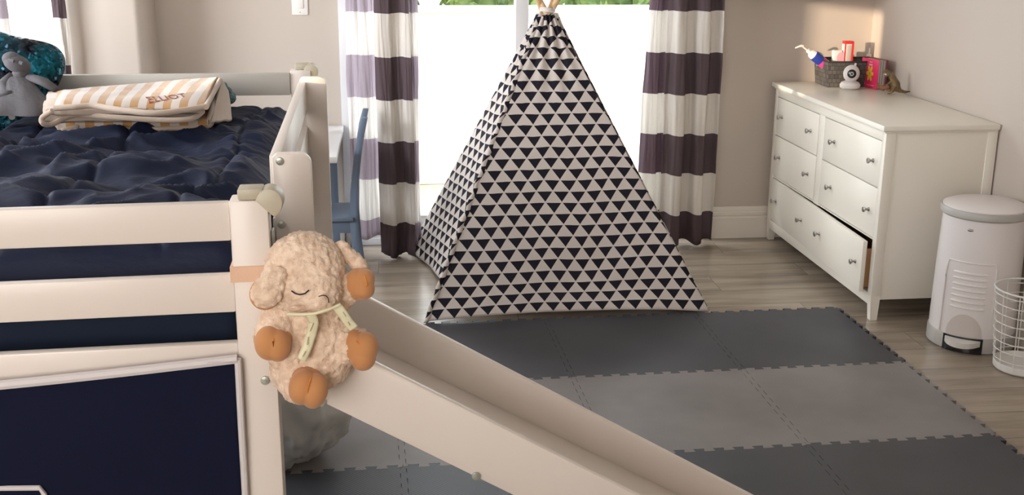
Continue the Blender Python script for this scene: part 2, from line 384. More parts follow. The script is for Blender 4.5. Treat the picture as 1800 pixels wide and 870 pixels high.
def window(name, label, lo, hi, axis, y):
    t = thing(name, label, 'window', (lo[0] if axis == 'y' else y, y if axis == 'y' else lo[0], lo[1])); t['kind'] = 'structure'
    q = MB(); g = MB(); (a, z0), (b, z1) = lo, hi; mid = (a + b) / 2
    for c0, c1 in (((a, z0), (a + .05, z1)), ((b - .05, z0), (b, z1)), ((a + .05, z0), (b - .05, z0 + .05)), ((a + .05, z1 - .05), (b - .05, z1)), ((mid - .02, z0 + .05), (mid + .02, z1 - .05))):
        if axis == 'y': q.box((c0[0], y, c0[1]), (c1[0], y + .05, c1[1]), .003)
        else: q.box((y, c0[0], c0[1]), (y + .05, c1[0], c1[1]), .003)
    if axis == 'y': g.box((a + .04, y + .02, z0 + .04), (b - .04, y + .026, z1 - .04))
    else: g.box((y + .02, a + .04, z0 + .04), (y + .026, b - .04, z1 - .04))
    q.build('window_frame', M['frame'], t); g.build('pane', M['glass'], t)
window('window_2', 'bright window behind the curtains above the head of the bed', (WL, WB), (WR_, WT), 'y', YS + .06)
window('window_3', 'unseen window added to the left wall for fill light', (2.2, .8), (4.2, 2.2), 'x', XL - .1)  # added opening for the left fill lamp
window('window_4', 'unseen window added behind the camera for fill light', (-2.2, .85), (-.4, 2.35), 'y', YR - .1)  # added opening for the rear fill lamp
# outside
tag(MB().box((-5.4, .44, -.1), (-5.2, 9, 4)).build('sun_blocking_wall', M['render']), 'plain wall added outside the left window to block the sun', 'wall')  # unseen blocker, added to keep direct sun out of the left window
struct('ground_patio', MB().box((-6, YB + .15, -.12), (8, 16, -.02)), M['paving'])
o = MB().box((-6, 6.83, -.02), (8, 6.98, 1.02), .01).box((-6, 6.80, 1.02), (8, 7.01, 1.05), .008).build('garden_wall', M['render'])
tag(o, 'low bright white garden wall outside the patio door', 'garden wall')
def bush(i, x, y, r, h, label):
    bm = bmesh.new(); rnd = random.Random(i)
    for k in range(2600):
        th = rnd.uniform(0, 2 * PI); ph = math.acos(rnd.uniform(-1, 1)); rr = rnd.uniform(.8, 1.03)
        p = Vector((x + r * rr * math.sin(ph) * math.cos(th), y + r * .8 * rr * math.sin(ph) * math.sin(th), h * .5 + h * .5 * rr * math.cos(ph)))
        s = rnd.uniform(.03, .06); mt = Euler((rnd.uniform(0, 6), rnd.uniform(0, 6), rnd.uniform(0, 6))).to_matrix()
        q = [bm.verts.new(p + mt @ Vector(c)) for c in ((-s, 0, 0), (0, -s * .4, 0), (s, 0, 0), (0, s * .4, 0))]; bm.faces.new(q)
    me = bpy.data.meshes.new('foliage'); bm.to_mesh(me); bm.free(); me.materials.append(M['leaf'])
    t = thing('garden_bush', label, 'bush', (x, y, -.02))
    f = bpy.data.objects.new('foliage', me); COL.objects.link(f); f.location = (-x, -y, .02); f.parent = t
    MB().ell((x, y, h * .5), (r * .85, r * .6, h * .45)).build('inner_foliage', M['leaf'], t)
    MB().cyl((x, y, -.02), (x, y, h * .5), .05, .03).build('trunk', M['wood'], t)
bl = ['leafy green bush over the garden wall next to the left curtain', 'leafy green bush over the garden wall just left of the door mullion', 'leafy green bush over the garden wall behind the tent poles', 'leafy green bush over the garden wall right of the tent poles', 'leafy green bush over the garden wall next to the right curtain']
for i, (bx, by, br, bh) in enumerate(((-.15, 7.9, .335, 2.3), (.68, 7.9, .34, 2.5), (1.5, 7.9, .335, 2.2), (2.32, 7.9, .34, 2.4), (3.14, 7.9, .335, 2.2))): bush(i, bx, by, br, bh, bl[i])
# ---------------------------------------------------------------- curtains
def curtain(label, segs, y0, z1=2.2, name='striped_curtain'):
    """segs: (x_top0, x_top1, x_bot0, x_bot1, folds, depth, phase, material, partname, yoff)"""
    xs = segs[0][0]; t = thing(name, label, 'curtain', (xs, y0, 0), 'striped curtains')
    for (a0, a1, b0, b1, nf, dp, ph, mt, pn, yo, zb) in segs:
        def fn(u, v):
            k = min(1, v * 1.4); z = z1 + (zb - z1) * v
            x = (a0 + (a1 - a0) * u) * (1 - k) + (b0 + (b1 - b0) * u) * k
            w = math.tanh(2.5 * math.sin(2 * PI * nf * u + ph + .5 * math.sin(v * 3))) * dp * (.6 + .5 * v)
            w += .012 * fbm(u * 5 + ph, v * 2.5)
            return (x + .012 * fbm(u * 4, v * 3, 5 + ph), y0 + yo + w, z + (.010 * math.sin(2 * PI * nf * u + 1) * max(0, v * 10 - 9)))
        def uv(u, v): return (u, z1 + (zb - z1) * v + .002 * math.sin(2 * PI * nf * u + 2 + ph))
        o = MB().grid(fn, 72, 60, uv).build(pn, M[mt], t); mod(o, 'SOLIDIFY', thickness=.0025)
    r = MB().cyl((min(s[0] for s in segs) - .05, y0, z1 + .02), (max(s[1] for s in segs) + .05, y0, z1 + .02), .012, seg=12)
    r.build('curtain_rod', M['steel'], t)
    return t
curtain('purple and cream striped curtain left of the play tent, behind the small chair',
        [(-.205, -.06, -.20, -.05, 1.5, .006, .5, 'curtain_thin', 'thin_backlit_panel', .10, .075), (-.066, .075, -.066, .095, 1.4, .022, 2.2, 'curtain', 'gathered_panel', .0, .012), (.072, .125, .085, .118, 1.5, .010, 1, 'curtain_thin', 'loose_edge', .03, .05)], 5.19)
curtain('purple and cream striped curtain right of the play tent, beside the dresser',
        [(1.29, 1.535, 1.29, 1.555, 2.3, .030, 1.0, 'curtain', 'gathered_panel', 0, .02), (1.275, 1.33, 1.19, 1.36, 1.5, .014, 2, 'curtain_mid', 'loose_edge', .05, .10)], 5.27)
curtain('purple and cream striped curtain hanging right of the window over the bed pillow',
        [(-1.405, -1.345, -1.405, -1.345, 1, .012, 0, 'curtain', 'gathered_panel', 0, .3)], 4.98)
curtain('purple and cream striped curtain at the left edge of the window over the bed',
        [(-1.95, -1.58, -1.95, -1.58, 3, .02, 0, 'curtain_thin', 'thin_backlit_panel', 0, .3)], 4.98)
# light switch
t = thing('light_switch', 'white rocker light switch on the wall left of the patio door', 'light switch', (-.413, YB, 1.16))
MB().box((-.450, YB - .008, 1.115), (-.376, YB - .0005, 1.235), .004).build('plate', M['switch'], t)
MB().box((-.430, YB - .013, 1.145), (-.396, YB - .006, 1.215), .003).build('rocker', M['switch'], t)
MB().cyl((-.413, YB - .0095, 1.128), (-.413, YB - .007, 1.128), .003, seg=10).build('screw', M['steel'], t)
# wall shelf above dresser
MBs = MB().box((1.645, 5.2, 1.205), (2.30, YB - .001, 1.235), .004)
tag(MBs.build('wall_shelf', M['dress']), 'white wall shelf above the back corner of the dresser', 'shelf')
# ---------------------------------------------------------------- foam mats
TH = .024136; OX, OY = 1.80656, 4.26649; TS = .61; NT = 10
def wave(n0, n1):
    """tooth offsets along an edge 0..1; list of (t, offset)"""
    out = [(0, 0)]; p = 1 / NT; a = .009
    for k in range(NT):
        c = (k + .5) * p; hw = p * .25; s = a
        if k == 0: out += [(c - hw - .000, -a * 0)]
        out += [(c - hw * .86, -a), (c - hw * 1.12, a), (c + hw * 1.12, a), (c + hw * .86, -a)]
    out += [(1, 0)]
    return out
def edge(i, j, horiz, g):
    """grid edge polyline from (i,j) one tile along +x (horiz) or +y; g: pull-in direction"""
    pts = []
    for t_, o_ in wave(0, 0):
        pts.append((i + t_, j + o_ / TS + g) if horiz else (i + o_ / TS + g, j + t_))
    return pts
def mat_tile(ci, rj, mat, label):
    g = .0008 / TS
    bot = edge(ci, rj, True, g); rgt = edge(ci + 1, rj, False, -g); top = edge(ci, rj + 1, True, -g)[::-1]; lft = edge(ci, rj, False, g)[::-1]
    poly = bot[:-1] + rgt[:-1] + top[:-1] + lft[:-1]
    c, s = math.cos(TH), math.sin(TH)
    P = [(OX + TS * (x * c - y * s), OY + TS * (y * c + x * s)) for x, y in poly]
    q = MB().prism(P, 'z', .0005, .0125)
    es = [e for e in q.bm.edges if all(v.co.z > .012 for v in e.verts)]
    o = q.build('foam_mat', M[mat], None, smooth=False)
    tag(o, label, 'foam mat', 'interlocking foam floor mats')
coln = ['at the right edge', 'second from the right edge', 'third from the right edge', 'fourth from the right edge', 'at the left end under the bed']
rown = [('dark', 'in the far row'), ('light', 'in the middle row'), ('dark', 'in the near row')]
for r in range(3):
    for c in range(5):
        kind, rn = rown[r]
        mat_tile(-1 - c, -1 - r, 'mat_' + kind, '%s grey foam mat %s, %s' % ('dark' if kind == 'dark' else 'light', rn, coln[c]))
# ---------------------------------------------------------------- bunk bed
# corner points (x, y); the frame stands very slightly out of square
NRc, FRc = Vector((-.2235, 1.99)), Vector((-.269, 3.90))
un = Vector((-math.cos(math.radians(3.2)), -math.sin(math.radians(3.2)))); uf = Vector((-1, -.012)).normalized()
BW = 1.0
NLc, FLc = NRc + un * BW, FRc + uf * BW
bed = thing('loft_bed', 'white low loft bed with navy bedding, rails, slide and dark blue under-bed curtain', 'bed', (-.75, 2.9, 0))
ln = (FRc - NRc).normalized()
def prism_xy(q, quad, z0, z1, bev=.003):
    return q.prism([(p[0], p[1]) for p in quad], 'z', z0, z1, bev)
def post(corner, u, l, name='post', h=1.053):
    # corner = outer corner, u = inward across, l = inward along
    a = corner; b = a + u * .068; c = b + l * .055; d = a + l * .055
    o = prism_xy(MB(), [a, b, c, d], 0.0128, h, .004).build(name, M['bed'], bed)
    return o
pnr = post(NRc, un, ln); pnl = post(NLc, -un, ln); pfr = post(FRc, uf, -ln); pfl = post(FLc, -uf, -ln)
def capon(corner, u, l, par):
    a = corner - u * .004; z = 1.0535
    p0 = a + u * .056; quad = [a + u * .012, p0, p0 + l * .045, a + u * .012 + l * .045]
    q = prism_xy(MB(), quad, z, z + .02, .003)
    c = a + u * .008 - l * .004 if l.y > 0 else a + u * .008 + l * .050
    q2 = MB()
    y0 = corner.y + (-.003 if l.y > 0 else -.05); cx = a.x - .002
    pts = [(cx - .024, z)] + [(cx + .024 * math.cos(k), z - .006 + .026 * math.sin(k)) for k in [PI * .9 - i * PI * 1.3 / 14 for i in range(15)]]
    q.prism([(x, zz) for x, zz in pts], 'y', y0, y0 + .05, .002)
    q.build('corner_cap', M['cap'], par)
capon(NRc, un, ln, pnr); capon(FRc, uf, -ln, pfr)
def rail(p0, p1, z0, z1, th, nrm, name='rail', mat='bed', label=None):
    p0, p1, nrm = Vector(p0), Vector(p1), Vector(nrm)
    o = prism_xy(MB(), [p0, p1, p1 + nrm * th, p0 + nrm * th], z0, z1, .004).build(name, M[mat], bed)
    if label: o['label'] = label
    return o
ni = ln
a0 = NRc + un * .0685 + ni * .012; a1 = NLc - un * .0685 + ni * .012
for z0, z1 in ((.977, 1.048), (.842, .914), (.68, .783)): rail(a0, a1, z0, z1, .022, ni)
b0 = FRc + uf * .0685 - ln * .04; b1 = FLc - uf * .0685 - ln * .04
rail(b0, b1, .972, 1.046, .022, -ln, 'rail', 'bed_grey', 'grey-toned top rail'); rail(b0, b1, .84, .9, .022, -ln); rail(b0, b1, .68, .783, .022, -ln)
# left (wall) side rails
for z0, z1 in ((.972, 1.046), (.842, .914), (.68, .783)): rail(NLc + ln * .056 + Vector((.012, 0)), FLc - ln * .056 + Vector((.012, 0)), z0, z1, .022, (1, 0))
# right side bed board
rail(NRc + ln * .056 - Vector((.035, 0)), FRc - ln * .056 - Vector((.035, 0)), .66, .76, .022, (1, 0))
# guard uprights and guard rails (right side)
def side(y, dx=0): t = (y - NRc.y) / (FRc.y - NRc.y); return NRc.x + (FRc.x - NRc.x) * t + dx
def upright(y, z0, z1, xl, xr):
    pts = [(xl, z0), (xr, z0)]; r = .024
    pts += [(xr - r + r * math.cos(k), z1 - r + r * math.sin(k)) for k in [i * PI / 2 / 6 for i in range(7)]]
    pts += [(xl + .01, z1), (xl, z1 - .008)]
    return MB().prism(pts, 'y', y, y + .024, .003).build('guard_upright', M['bed'], bed)
u1 = upright(2.42, .56, 1.052, -.258, -.176); u2 = upright(3.62, .30, 1.06, -.288, -.205)
for px_, py_ in ((492, 283), (495, 394)):
    p = at(px_, py_, 2.42); MB().cyl(p + Vector((0, -.006, 0)), p + Vector((0, .002, 0)), .0085, seg=20, bev=.0015).cyl(p + Vector((0, -.0075, 0)), p + Vector((0, .002, 0)), .003, seg=6).build('bolt', M['bolt'], u1)
for z0, z1 in ((.955, 1.045), (.815, .905), (.60, .69)):
    rail((side(2.445) - .032, 2.445), (side(3.619) - .030, 3.619), z0, z1, .024, (1, 0), 'guard_rail')
# bolts on near post
for px_, py_, Y in ((466, 668, 1.988),):
    p = at(px_, py_, Y); MB().cyl(p + Vector((0, -.005, 0)), p + Vector((0, .003, 0)), .0082, seg=20, bev=.0015).cyl(p + Vector((0, -.0065, 0)), p + Vector((0, .002, 0)), .003, seg=6).build('bolt', M['bolt'], pnr)
MB().box((-.2235, 2.012, .955), (-.2195, 2.04, .99), .001).build('bracket', M['bolt'], pnr)
# slide
sl = MB(); SLP = -.587
def slide_board(y0, y1, name, x0=-.2195, x1=1.12, ztop=.838, hv=.168):
    zt = lambda x: ztop + SLP * (x - x0)
    pts = [(x0, zt(x0) - hv), (x0, zt(x0) - .012), (x0 + .012, zt(x0 + .012))]
    pts += [(x1 - .1, zt(x1 - .1)), (x1 - .03, zt(x1 - .05)), (x1, .05), (x1, .0135), (x1 - .12, .0135)]
    xe = x0 + (ztop - hv - .0135) / -SLP
    pts = pts[:-1] + [(xe, .0135)]
    return MB().prism(pts, 'y', y0, y1, .0045).build(name, M['bed'], bed)
slide_board(1.995, 2.015, 'slide_side_board', ztop=.8375, hv=.134); sb2 = slide_board(2.367, 2.389, 'slide_side_board', ztop=.832, hv=.15)
x0, x1 = -.2195, 1.05; zs = lambda x: .7205 + SLP * (x + .2195)
MB().prism([(x0, zs(x0)), (x1, zs(x1) + .03), (x1, zs(x1) + .018), (x0, zs(x0) - .012)], 'y', 2.0155, 2.3665, .001).build('slide_surface', M['bed'], bed)
for px_, py_ in ((566, 706), (837, 836)):
    p = at(px_, py_, 1.995); MB().cyl(p + Vector((0, -.005, 0)), p + Vector((0, .003, 0)), .0085, seg=20, bev=.0015).cyl(p + Vector((0, -.0065, 0)), p + Vector((0, .002, 0)), .003, seg=6).build('slide_bolt', M['bolt'], bed)
# slatted base and mattress (inside the frame)
q = MB().box((-1.18, 2.09, .70), (-.31, 3.80, .72), .002); q.build('bed_base', M['bed'], bed)
o = MB().box((-1.17, 2.075, .721), (-.30, 3.81, .885), .03, 4).build('mattress', M['mattress']); tag(o, 'dark navy mattress under the comforter on the loft bed', 'mattress')
# comforter
def bl_mask(x, y):
    a = min(1, max(0, (y - 3.22) / .12)); b = min(1, max(0, (4.3 - y) / .1)); c = min(1, max(0, (-.40 - x) / .1))
    return a * b * c
def comf(u, v):
    # u across (0 right, 1 left), v along (0 near, 1 far)
    ex = .07; W_ = .93 + 2 * ex; L_ = 1.72
    y = 2.075 + L_ * v; sx = side(y) - .048 + (-.0) ; s = u * W_
    if s < ex: x, z = sx, .90 - (ex - s)
    elif s > W_ - ex: x, z = sx - .93 + .06, .90 - (s - (W_ - ex))
    else:
        t = (s - ex) / .93; x = sx - t * .87; e = min(t, 1 - t) * .93; z = .90 + .042 * min(1, e / .06) ** .6
        d = min(v, 1 - v) * L_
        z -= .06 * max(0, 1 - d / .05) ** 2
        g = min(1, e / .08) * min(1, d / .08)
        n1_ = fbm(x * 2.2 + 1.5, y * 3.2, 1.3); z += g * .030 * n1_ * (1 - .8 * bl_mask(x, y)); z -= .006 * bl_mask(x, y)
        r = 1 - abs(fbm(x * 2.2 + .6 * y, y * 4.6 - x * 1.6, 4.1, 2)); z += g * .045 * (r ** 3 - .45) * (1 - .8 * bl_mask(x, y))
        r = 1 - abs(fbm(x * 5 + y * 2, y * 13 + x * 3, 8.1, 2)); z += g * .012 * r ** 3
        # big soft lumps near the foot
        z += g * .022 * math.exp(-((y - 2.33) / .17) ** 2) * (1 + .3 * math.sin(x * 7))
        z -= g * .028 * math.exp(-((y - 2.68 - .12 * math.sin(x * 4)) / .045) ** 2)
        z += g * .018 * math.exp(-((y - 2.85 - .12 * math.sin(x * 4)) / .09) ** 2)
        # stitched seams
        for xs_ in (-.42, -.72, -1.0): z -= g * .014 * math.exp(-((x - xs_ - .02 * math.sin(y * 5)) / .010) ** 2)
        for ys_ in (3.05, 3.42): z -= g * .010 * math.exp(-((y - ys_ - .02 * math.sin(x * 9)) / .010) ** 2)
        return (x, y, z)
    z += .004 * fbm(x * 5, y * 12, z * 9)
    return (x + .006 * fbm(y * 7, z * 8), y, z)
o = MB().grid(comf, 170, 300).build('comforter', M['navy'], None, angle=180); mod(o, 'SOLIDIFY', thickness=.004, offset=-1)
tag(o, 'rumpled navy blue quilted comforter covering the loft bed mattress', 'comforter')
# tent curtains under the bed
ct = thing('underbed_curtain', 'dark navy cloth curtain with white piping hanging below the near end of the bed', 'curtain', (-.75, 1.97, .77))
def tc_top(u): # u: 0 at right 1 at left
    return .762 - .034 * math.sin(min(1, u * 1.15) * PI * .5) - .0 * u
def tc(u, v):
    p = (NRc + un * (.068 + .86 * u)); z = tc_top(u) * (1 - v) + .03 * v
    w = .006 * math.sin(u * 9 + v * 2) * v + .008 * fbm(u * 4 + v * 2.0, v * 1.2 - u, 2) * min(1, v * 3)
    return (p.x + .008 * (1 - u) * v * -1, p.y - .010 + w - .004, z)
o = MB().grid(tc, 60, 50).build('cloth', M['tent'], ct, angle=180); mod(o, 'SOLIDIFY', thickness=.002)
P = []
for k in range(0, 61): a = tc(k / 60, 0.0); P.append((a[0], a[1] - .001, a[2]))
MB().tube(P, [.009] * 61, 8, flat=1).tf(Matrix.Identity(4)).build('top_piping', M['piping'], ct)
P = []
for k in range(0, 51): a = tc(0.0, k / 50); P.append((a[0] + .001, a[1] - .001, a[2]))
MB().tube(P, .0065, 8).build('side_piping', M['piping'], ct)
pk = MB()
pp = [at(-60, 858, 1.945), at(70, 857, 1.945), at(78, 868, 1.945), at(84, 930, 1.945)]
MB().tube([p + Vector((0, -.001, 0)) for p in pp], .005, 8).build('pocket_piping', M['piping'], ct)
MB().tube([at(365, 632, 1.954), at(365, 637, 1.954), at(408, 638, 1.958)], .0006, 6).build('loose_thread', M['piping'], ct)
# sack under the slide
def sack():
    c = Vector((-.37, 3.10, 0))
    def fn(u, v):
        th = 2 * PI * u; ph = PI * v
        r = Vector((.235, .175, .24))
        x = r.x * math.sin(ph) * math.cos(th); y = r.y * math.sin(ph) * math.sin(th); z = r.z * math.cos(ph)
        k = 1 + .03 * fbm(9 * math.cos(th), 9 * math.sin(th) , 7 * math.cos(ph)) + .10 * fbm(3 * math.cos(th) * math.sin(ph), 3 * math.sin(th) * math.sin(ph), 2 * math.cos(ph)) + .05 * abs(math.sin(th * 5 + 2 * math.cos(ph))) * math.sin(ph) - .06 * (1 - abs(fbm(2.2 * th, 6 * v, 7)))
        return (c.x + x * k, c.y + y * k, max(.013, .215 + z * k))
    return fn
o = MB().grid(sack(), 110, 70).build('satin_pillow', M['satin'], None, angle=180)
tag(o, 'shiny crumpled grey satin cushion on the foam mats under the bed slide', 'cushion')
# ---------------------------------------------------------------- teepee
tp = thing('play_tent', 'black and white triangle print play teepee with crossed pine poles', 'play tent', (.66, 4.77, 0))
AP = Vector((.652, 4.77, 1.165))
FLt, FRt, BRt, BLt = Vector((.113, 4.285, .013)), Vector((1.275, 4.30, .012)), Vector((1.13, 5.18, 0)), Vector((.075, 5.30, 0))
FLt = atz(750, 566, .014); FRt = atz(1246, 546, .014)
def pole(foot, dx):
    d = (AP + dx - foot).normalized(); L = (AP + dx - foot).length
    MB().cyl(foot + Vector((0, 0, .003)), foot + d * (L + .35), .0125, .0125, 16, .002).build('pole', M['wood'], tp)
inn = lambda p: p + (Vector((.66, 4.72, 0)) - Vector((p.x, p.y, 0))).normalized() * .034
pole(inn(FLt), Vector((.010, .016, .01))); pole(inn(FRt), Vector((-.008, -.008, .01))); pole(inn(BRt), Vector((-.02, .015, .01))); pole(inn(BLt), Vector((.02, .028, .01)))
def panel(A, B, C, name, seed, sag=.01, lift=.0, uo=0, flip=1, wr=.004):
    """triangular panel: apex A, base from B to C"""
    base = (C - B).length; mid = (B + C) / 2; H = (A - mid).length
    n = (C - B).cross(A - B).normalized() * flip
    topw = .05
    dirx = (C - B).normalized()
    A0, A1 = A - dirx * topw / 2 * 1.0, A + dirx * topw / 2
    def fn(u, v):  # v 0 top, 1 bottom
        p = (A0 + (B - A0) * v) * (1 - u) + (A1 + (C - A1) * v) * u
        e = math.sin(PI * u) ** .6; s = -sag * min(1, 3.2 * math.sin(PI * u)) ** 2 * math.sin(PI * v) * 0
        s += wr * e * fbm(u * 3 * v + seed, v * 5, seed) + .012 * e * max(0, 1 - v * 3) * math.sin(u * 25)
        s += .010 * e * max(0, (v - .9) / .1) * math.sin(u * 9 + 1)
        p = p + n * s
        if v > .9: p.z += lift * math.sin(PI * min(1, max(0, u * 1.05))) ** .7 * ((v - .9) / .1)
        return p
    def uv(u, v):
        w = (1 - v) * topw + v * base
        return (uo + (u - .5) * w + .006 * fbm(u * 3, v * 4, seed), (1 - v) * H + .004 * fbm(u * 4, v * 3, seed + 3))
    o = MB().grid(fn, 90, 90, uv).build(name, M['teepee'], tp, angle=180); mod(o, 'SOLIDIFY', thickness=.0025)
    return o
panel(AP + Vector((0, -.036, 0)), FLt, FRt, 'front_panel', 2.0, .012, .022, flip=1)
panel(AP + Vector((.03, 0, 0)), FRt, BRt + Vector((0, 0, .01)), 'side_panel', 5.0)
panel(AP + Vector((0, .03, 0)), BRt + Vector((0, 0, .01)), BLt + Vector((0, 0, .01)), 'back_panel', 9.0)
panel(AP + Vector((-.03, .0, 0)), BLt + Vector((-.005, .0, .01)), Vector((.25, 4.58, .02)), 'door_flap', 12.0, .02)
# seam along the front pole, tie cord
e0, e1 = FLt, AP + Vector((-.03, -.032, 0))
def seamf(u, v):
    p = e0 + (e1 - e0) * v; w = .022; q = (u - .5) * w
    return p + Vector((-.004 + q * .95 + .0025 * math.sin(v * 95), -.006 - .004 * math.sin(PI * u) + .3 * q, 0))
MBx = MB().grid(seamf, 6, 120, lambda u, v: (u * .02 + .01, v * 1.3)).build('pole_sleeve', M['teepee'], tp, angle=180); mod(MBx, 'SOLIDIFY', thickness=.003)
q = MB()
for k in range(3):
    z = AP.z + .012 + k * .006
    q.tube([(AP.x + .030 * math.cos(a), AP.y + .026 * math.sin(a), z + .003 * math.sin(a * 2)) for a in [i * 2 * PI / 24 for i in range(24)]], .0032, 8, True)
q.build('tie_cord', M['cardwhite'], tp)
# ---------------------------------------------------------------- desk and chair
t = thing('desk', 'small white desk against the wall behind the foot of the bed', 'desk', (-.55, 5.0, 0))
MB().box((-.86, 4.63, .575), (-.232, 5.408, .602), .003).build('desk_top', M['desk'], t)
for x, y in ((-.30, 4.67), (-.30, 5.33), (-.84, 4.67), (-.84, 5.33)): MB().box((x, y, 0), (x + .035, y + .035, .575), .003).build('leg', M['blue'], t)
MB().box((-.825, 5.34, .50), (-.265, 5.36, .575), .002).build('apron', M['desk'], t)
t = thing('child_chair', 'blue grey wooden child chair facing the small desk', 'chair', (-.28, 5.0, 0))
y0, y1 = 4.86, 5.10
sx0 = lambda z: at(628, 385, y0).x
def backpost(y):
    # curved rear post, profile in X-Z
    C = [(.0, -.158), (.12, -.172), (.26, -.180), (.40, -.174), (.55, -.155), (.66, -.135), (.725, -.118)]
    w = [.03, .033, .036, .034, .032, .031, .026]
    pts = [(x - w_ / 2, z) for (z, x), w_ in zip(C, w)] + [(x + w_ / 2, z) for (z, x), w_ in reversed(list(zip(C, w)))]
    MB().prism(pts, 'y', y, y + .024, .004).build('leg', M['blue'], t)
backpost(y0); backpost(y1)
for z0, xx in ((.66, -.129), (.54, -.149), (.44, -.163)):
    MB().box((xx - .010, y0 + .022, z0 - .028), (xx + .006, y1 + .002, z0 + .028), .004).build('back_slat', M['blue'], t)
MB().box((-.44, y0 - .012, .268), (-.180, y1 + .036, .288), .006, 3).build('seat', M['blue'], t)
for yy_ in (y0 + .002, y1 + .004): MB().box((-.42, yy_, .215), (-.185, yy_ + .018, .268), .002).build('seat_rail', M['blue'], t)
for y in (y0, y1): MB().cyl((-.335, y + .012, 0), (-.335, y + .012, .268), .013, .017, 14).build('leg', M['blue'], t)
# ---------------------------------------------------------------- dresser (local: x depth, y along wall)
DW, DL_, DH = .455, 1.25, .79
t = thing('dresser', 'long white dresser with steel knobs and its wide bottom drawer ajar', 'dresser', (1.884, 4.13, 0))
t.rotation_euler = (0, 0, math.radians(.75))
class _L:  # local-space builder: parent offset already included
    pass
def lb(q, name, mat, parent, **k):
    # vertices given in the dresser's own space
    off = Vector((0, 0, 0)); p = parent
    while p is not None: off += p.location; p = p.parent
    q.tf(Matrix.Translation(off)); return q.build(name, mat, parent, **k)
D = M['dress']
q = MB()
for x in (0, DW - .04):
    for y in (0, DL_ - .035):
        q.box((x, y, .10), (x + .04, y + .035, DH - .022), .002)
q.box((.006, .004, .085), (DW - .004, .016, DH - .022), .001).box((.006, DL_ - .016, .085), (DW - .004, DL_ - .004, DH - .022), .001)
q.box((DW - .012, .02, .085), (DW - .004, DL_ - .02, DH - .022)).box((.03, .02, .085), (DW - .01, DL_ - .02, .10))
q.box((.0015, .03, .725), (.022, DL_ - .03, DH - .022), .001).box((.0015, .03, .062), (.022, DL_ - .03, .108), .001)
q.box((.0015, .612, .325), (.022, .672, .727), .001)
q.box((.004, .03, .326), (.3, DL_ - .03, .332))
lb(q, 'case', D, t)
for x in (0, DW - .04):
    for y in (0, DL_ - .035):
        pts = [(y, .101), (y + .035, .101), (y + (.035 if y > .5 else .028), 0), (y + (.007 if y > .5 else 0), 0)]
        q = MB(); b = bmesh.new()
        lo = [(x + .006, pts[3][0]), (x + .034, pts[3][0]), (x + .034, pts[2][0]), (x + .006, pts[2][0])]
        hi = [(x, y), (x + .04, y), (x + .04, y + .035), (x, y + .035)]
        v0 = [b.verts.new((a, c, 0)) for a, c in lo]; v1 = [b.verts.new((a, c, .101)) for a, c in hi]
        b.faces.new(v0[::-1]); b.faces.new(v1)
        for i in range(4): b.faces.new((v0[i], v0[(i + 1) % 4], v1[(i + 1) % 4], v1[i]))
        q._add(b); lb(q, 'leg', D, t)
q = MB().box((-.018, -.012, DH - .022), (DW, DL_ + .012, DH), .004, 3); q.box((-.008, -.004, DH - .030), (DW - .004, DL_ + .004, DH - .021), .003)
lb(q, 'top', D, t)
def knob(par, x, y, z):
    q = MB()
    prof = [(.0085, 0), (.0085, .002), (.0045, .007), (.0045, .012), (.0115, .0205), (.012, .0235), (.010, .0255)]
    b = bmesh.new(); rings = []
    for r, d in prof: rings.append([b.verts.new((x - d, y + r * math.cos(k * PI / 8), z + r * math.sin(k * PI / 8))) for k in range(16)])
    for A, B in zip(rings, rings[1:]):
        for k in range(16): b.faces.new((A[k], A[(k + 1) % 16], B[(k + 1) % 16], B[k]))
    b.faces.new(rings[0]); b.faces.new(rings[-1]); bmesh.ops.recalc_face_normals(b, faces=b.faces[:])
    q._add(b); return lb(q, 'knob', M['steel'], par)
cols = ((.033, .609, (.093, .488)), (.675, DL_ - .036, (.76, 1.135)))
for ya, yb, ky in cols:
    for z0, z1, kz in ((.539, .722, .636), (.336, .535, .438)):
        q = MB().box((.0, ya, z0), (.018, yb, z1), .002).box((.02, ya + .02, z0 + .01), (.34, yb - .02, z1 - .04))
        d_ = lb(q, 'drawer', D, t)
        for y in ky: knob(d_, 0, y, kz)
q = MB().box((.0, .033, .113), (.018, DL_ - .036, .322), .002)
dr = thing('drawer', None, None, (0, 0, 0)); dr.parent = t
del_l = dr.name
piv = Vector((.01, DL_ - .036, 0)); RM = Matrix.Translation(piv) @ Matrix.Rotation(math.radians(-1.8), 4, 'Z') @ Matrix.Translation(-piv)
COL.objects.unlink(dr); bpy.data.objects.remove(dr)
q.tf(RM); dr = lb(q, 'drawer', D, t)
q = MB().box((.0185, .05, .125), (.32, .062, .285), .001).box((.0185, DL_ - .065, .125), (.32, DL_ - .053, .285), .001).box((.0185, .062, .125), (.32, DL_ - .065, .131)).box((.31, .06, .125), (.32, DL_ - .06, .285)); q.tf(RM)
o = lb(q, 'drawer_box', M['drawer_wood'], dr); o['label'] = 'brown wooden inside of the open drawer'
for y in (.093, .515, .76, 1.135):
    p = RM @ Vector((0, y, .222)); knob(dr, p.x, p.y, p.z)
# ---------------------------------------------------------------- things on the dresser
ZT = DH + .0005
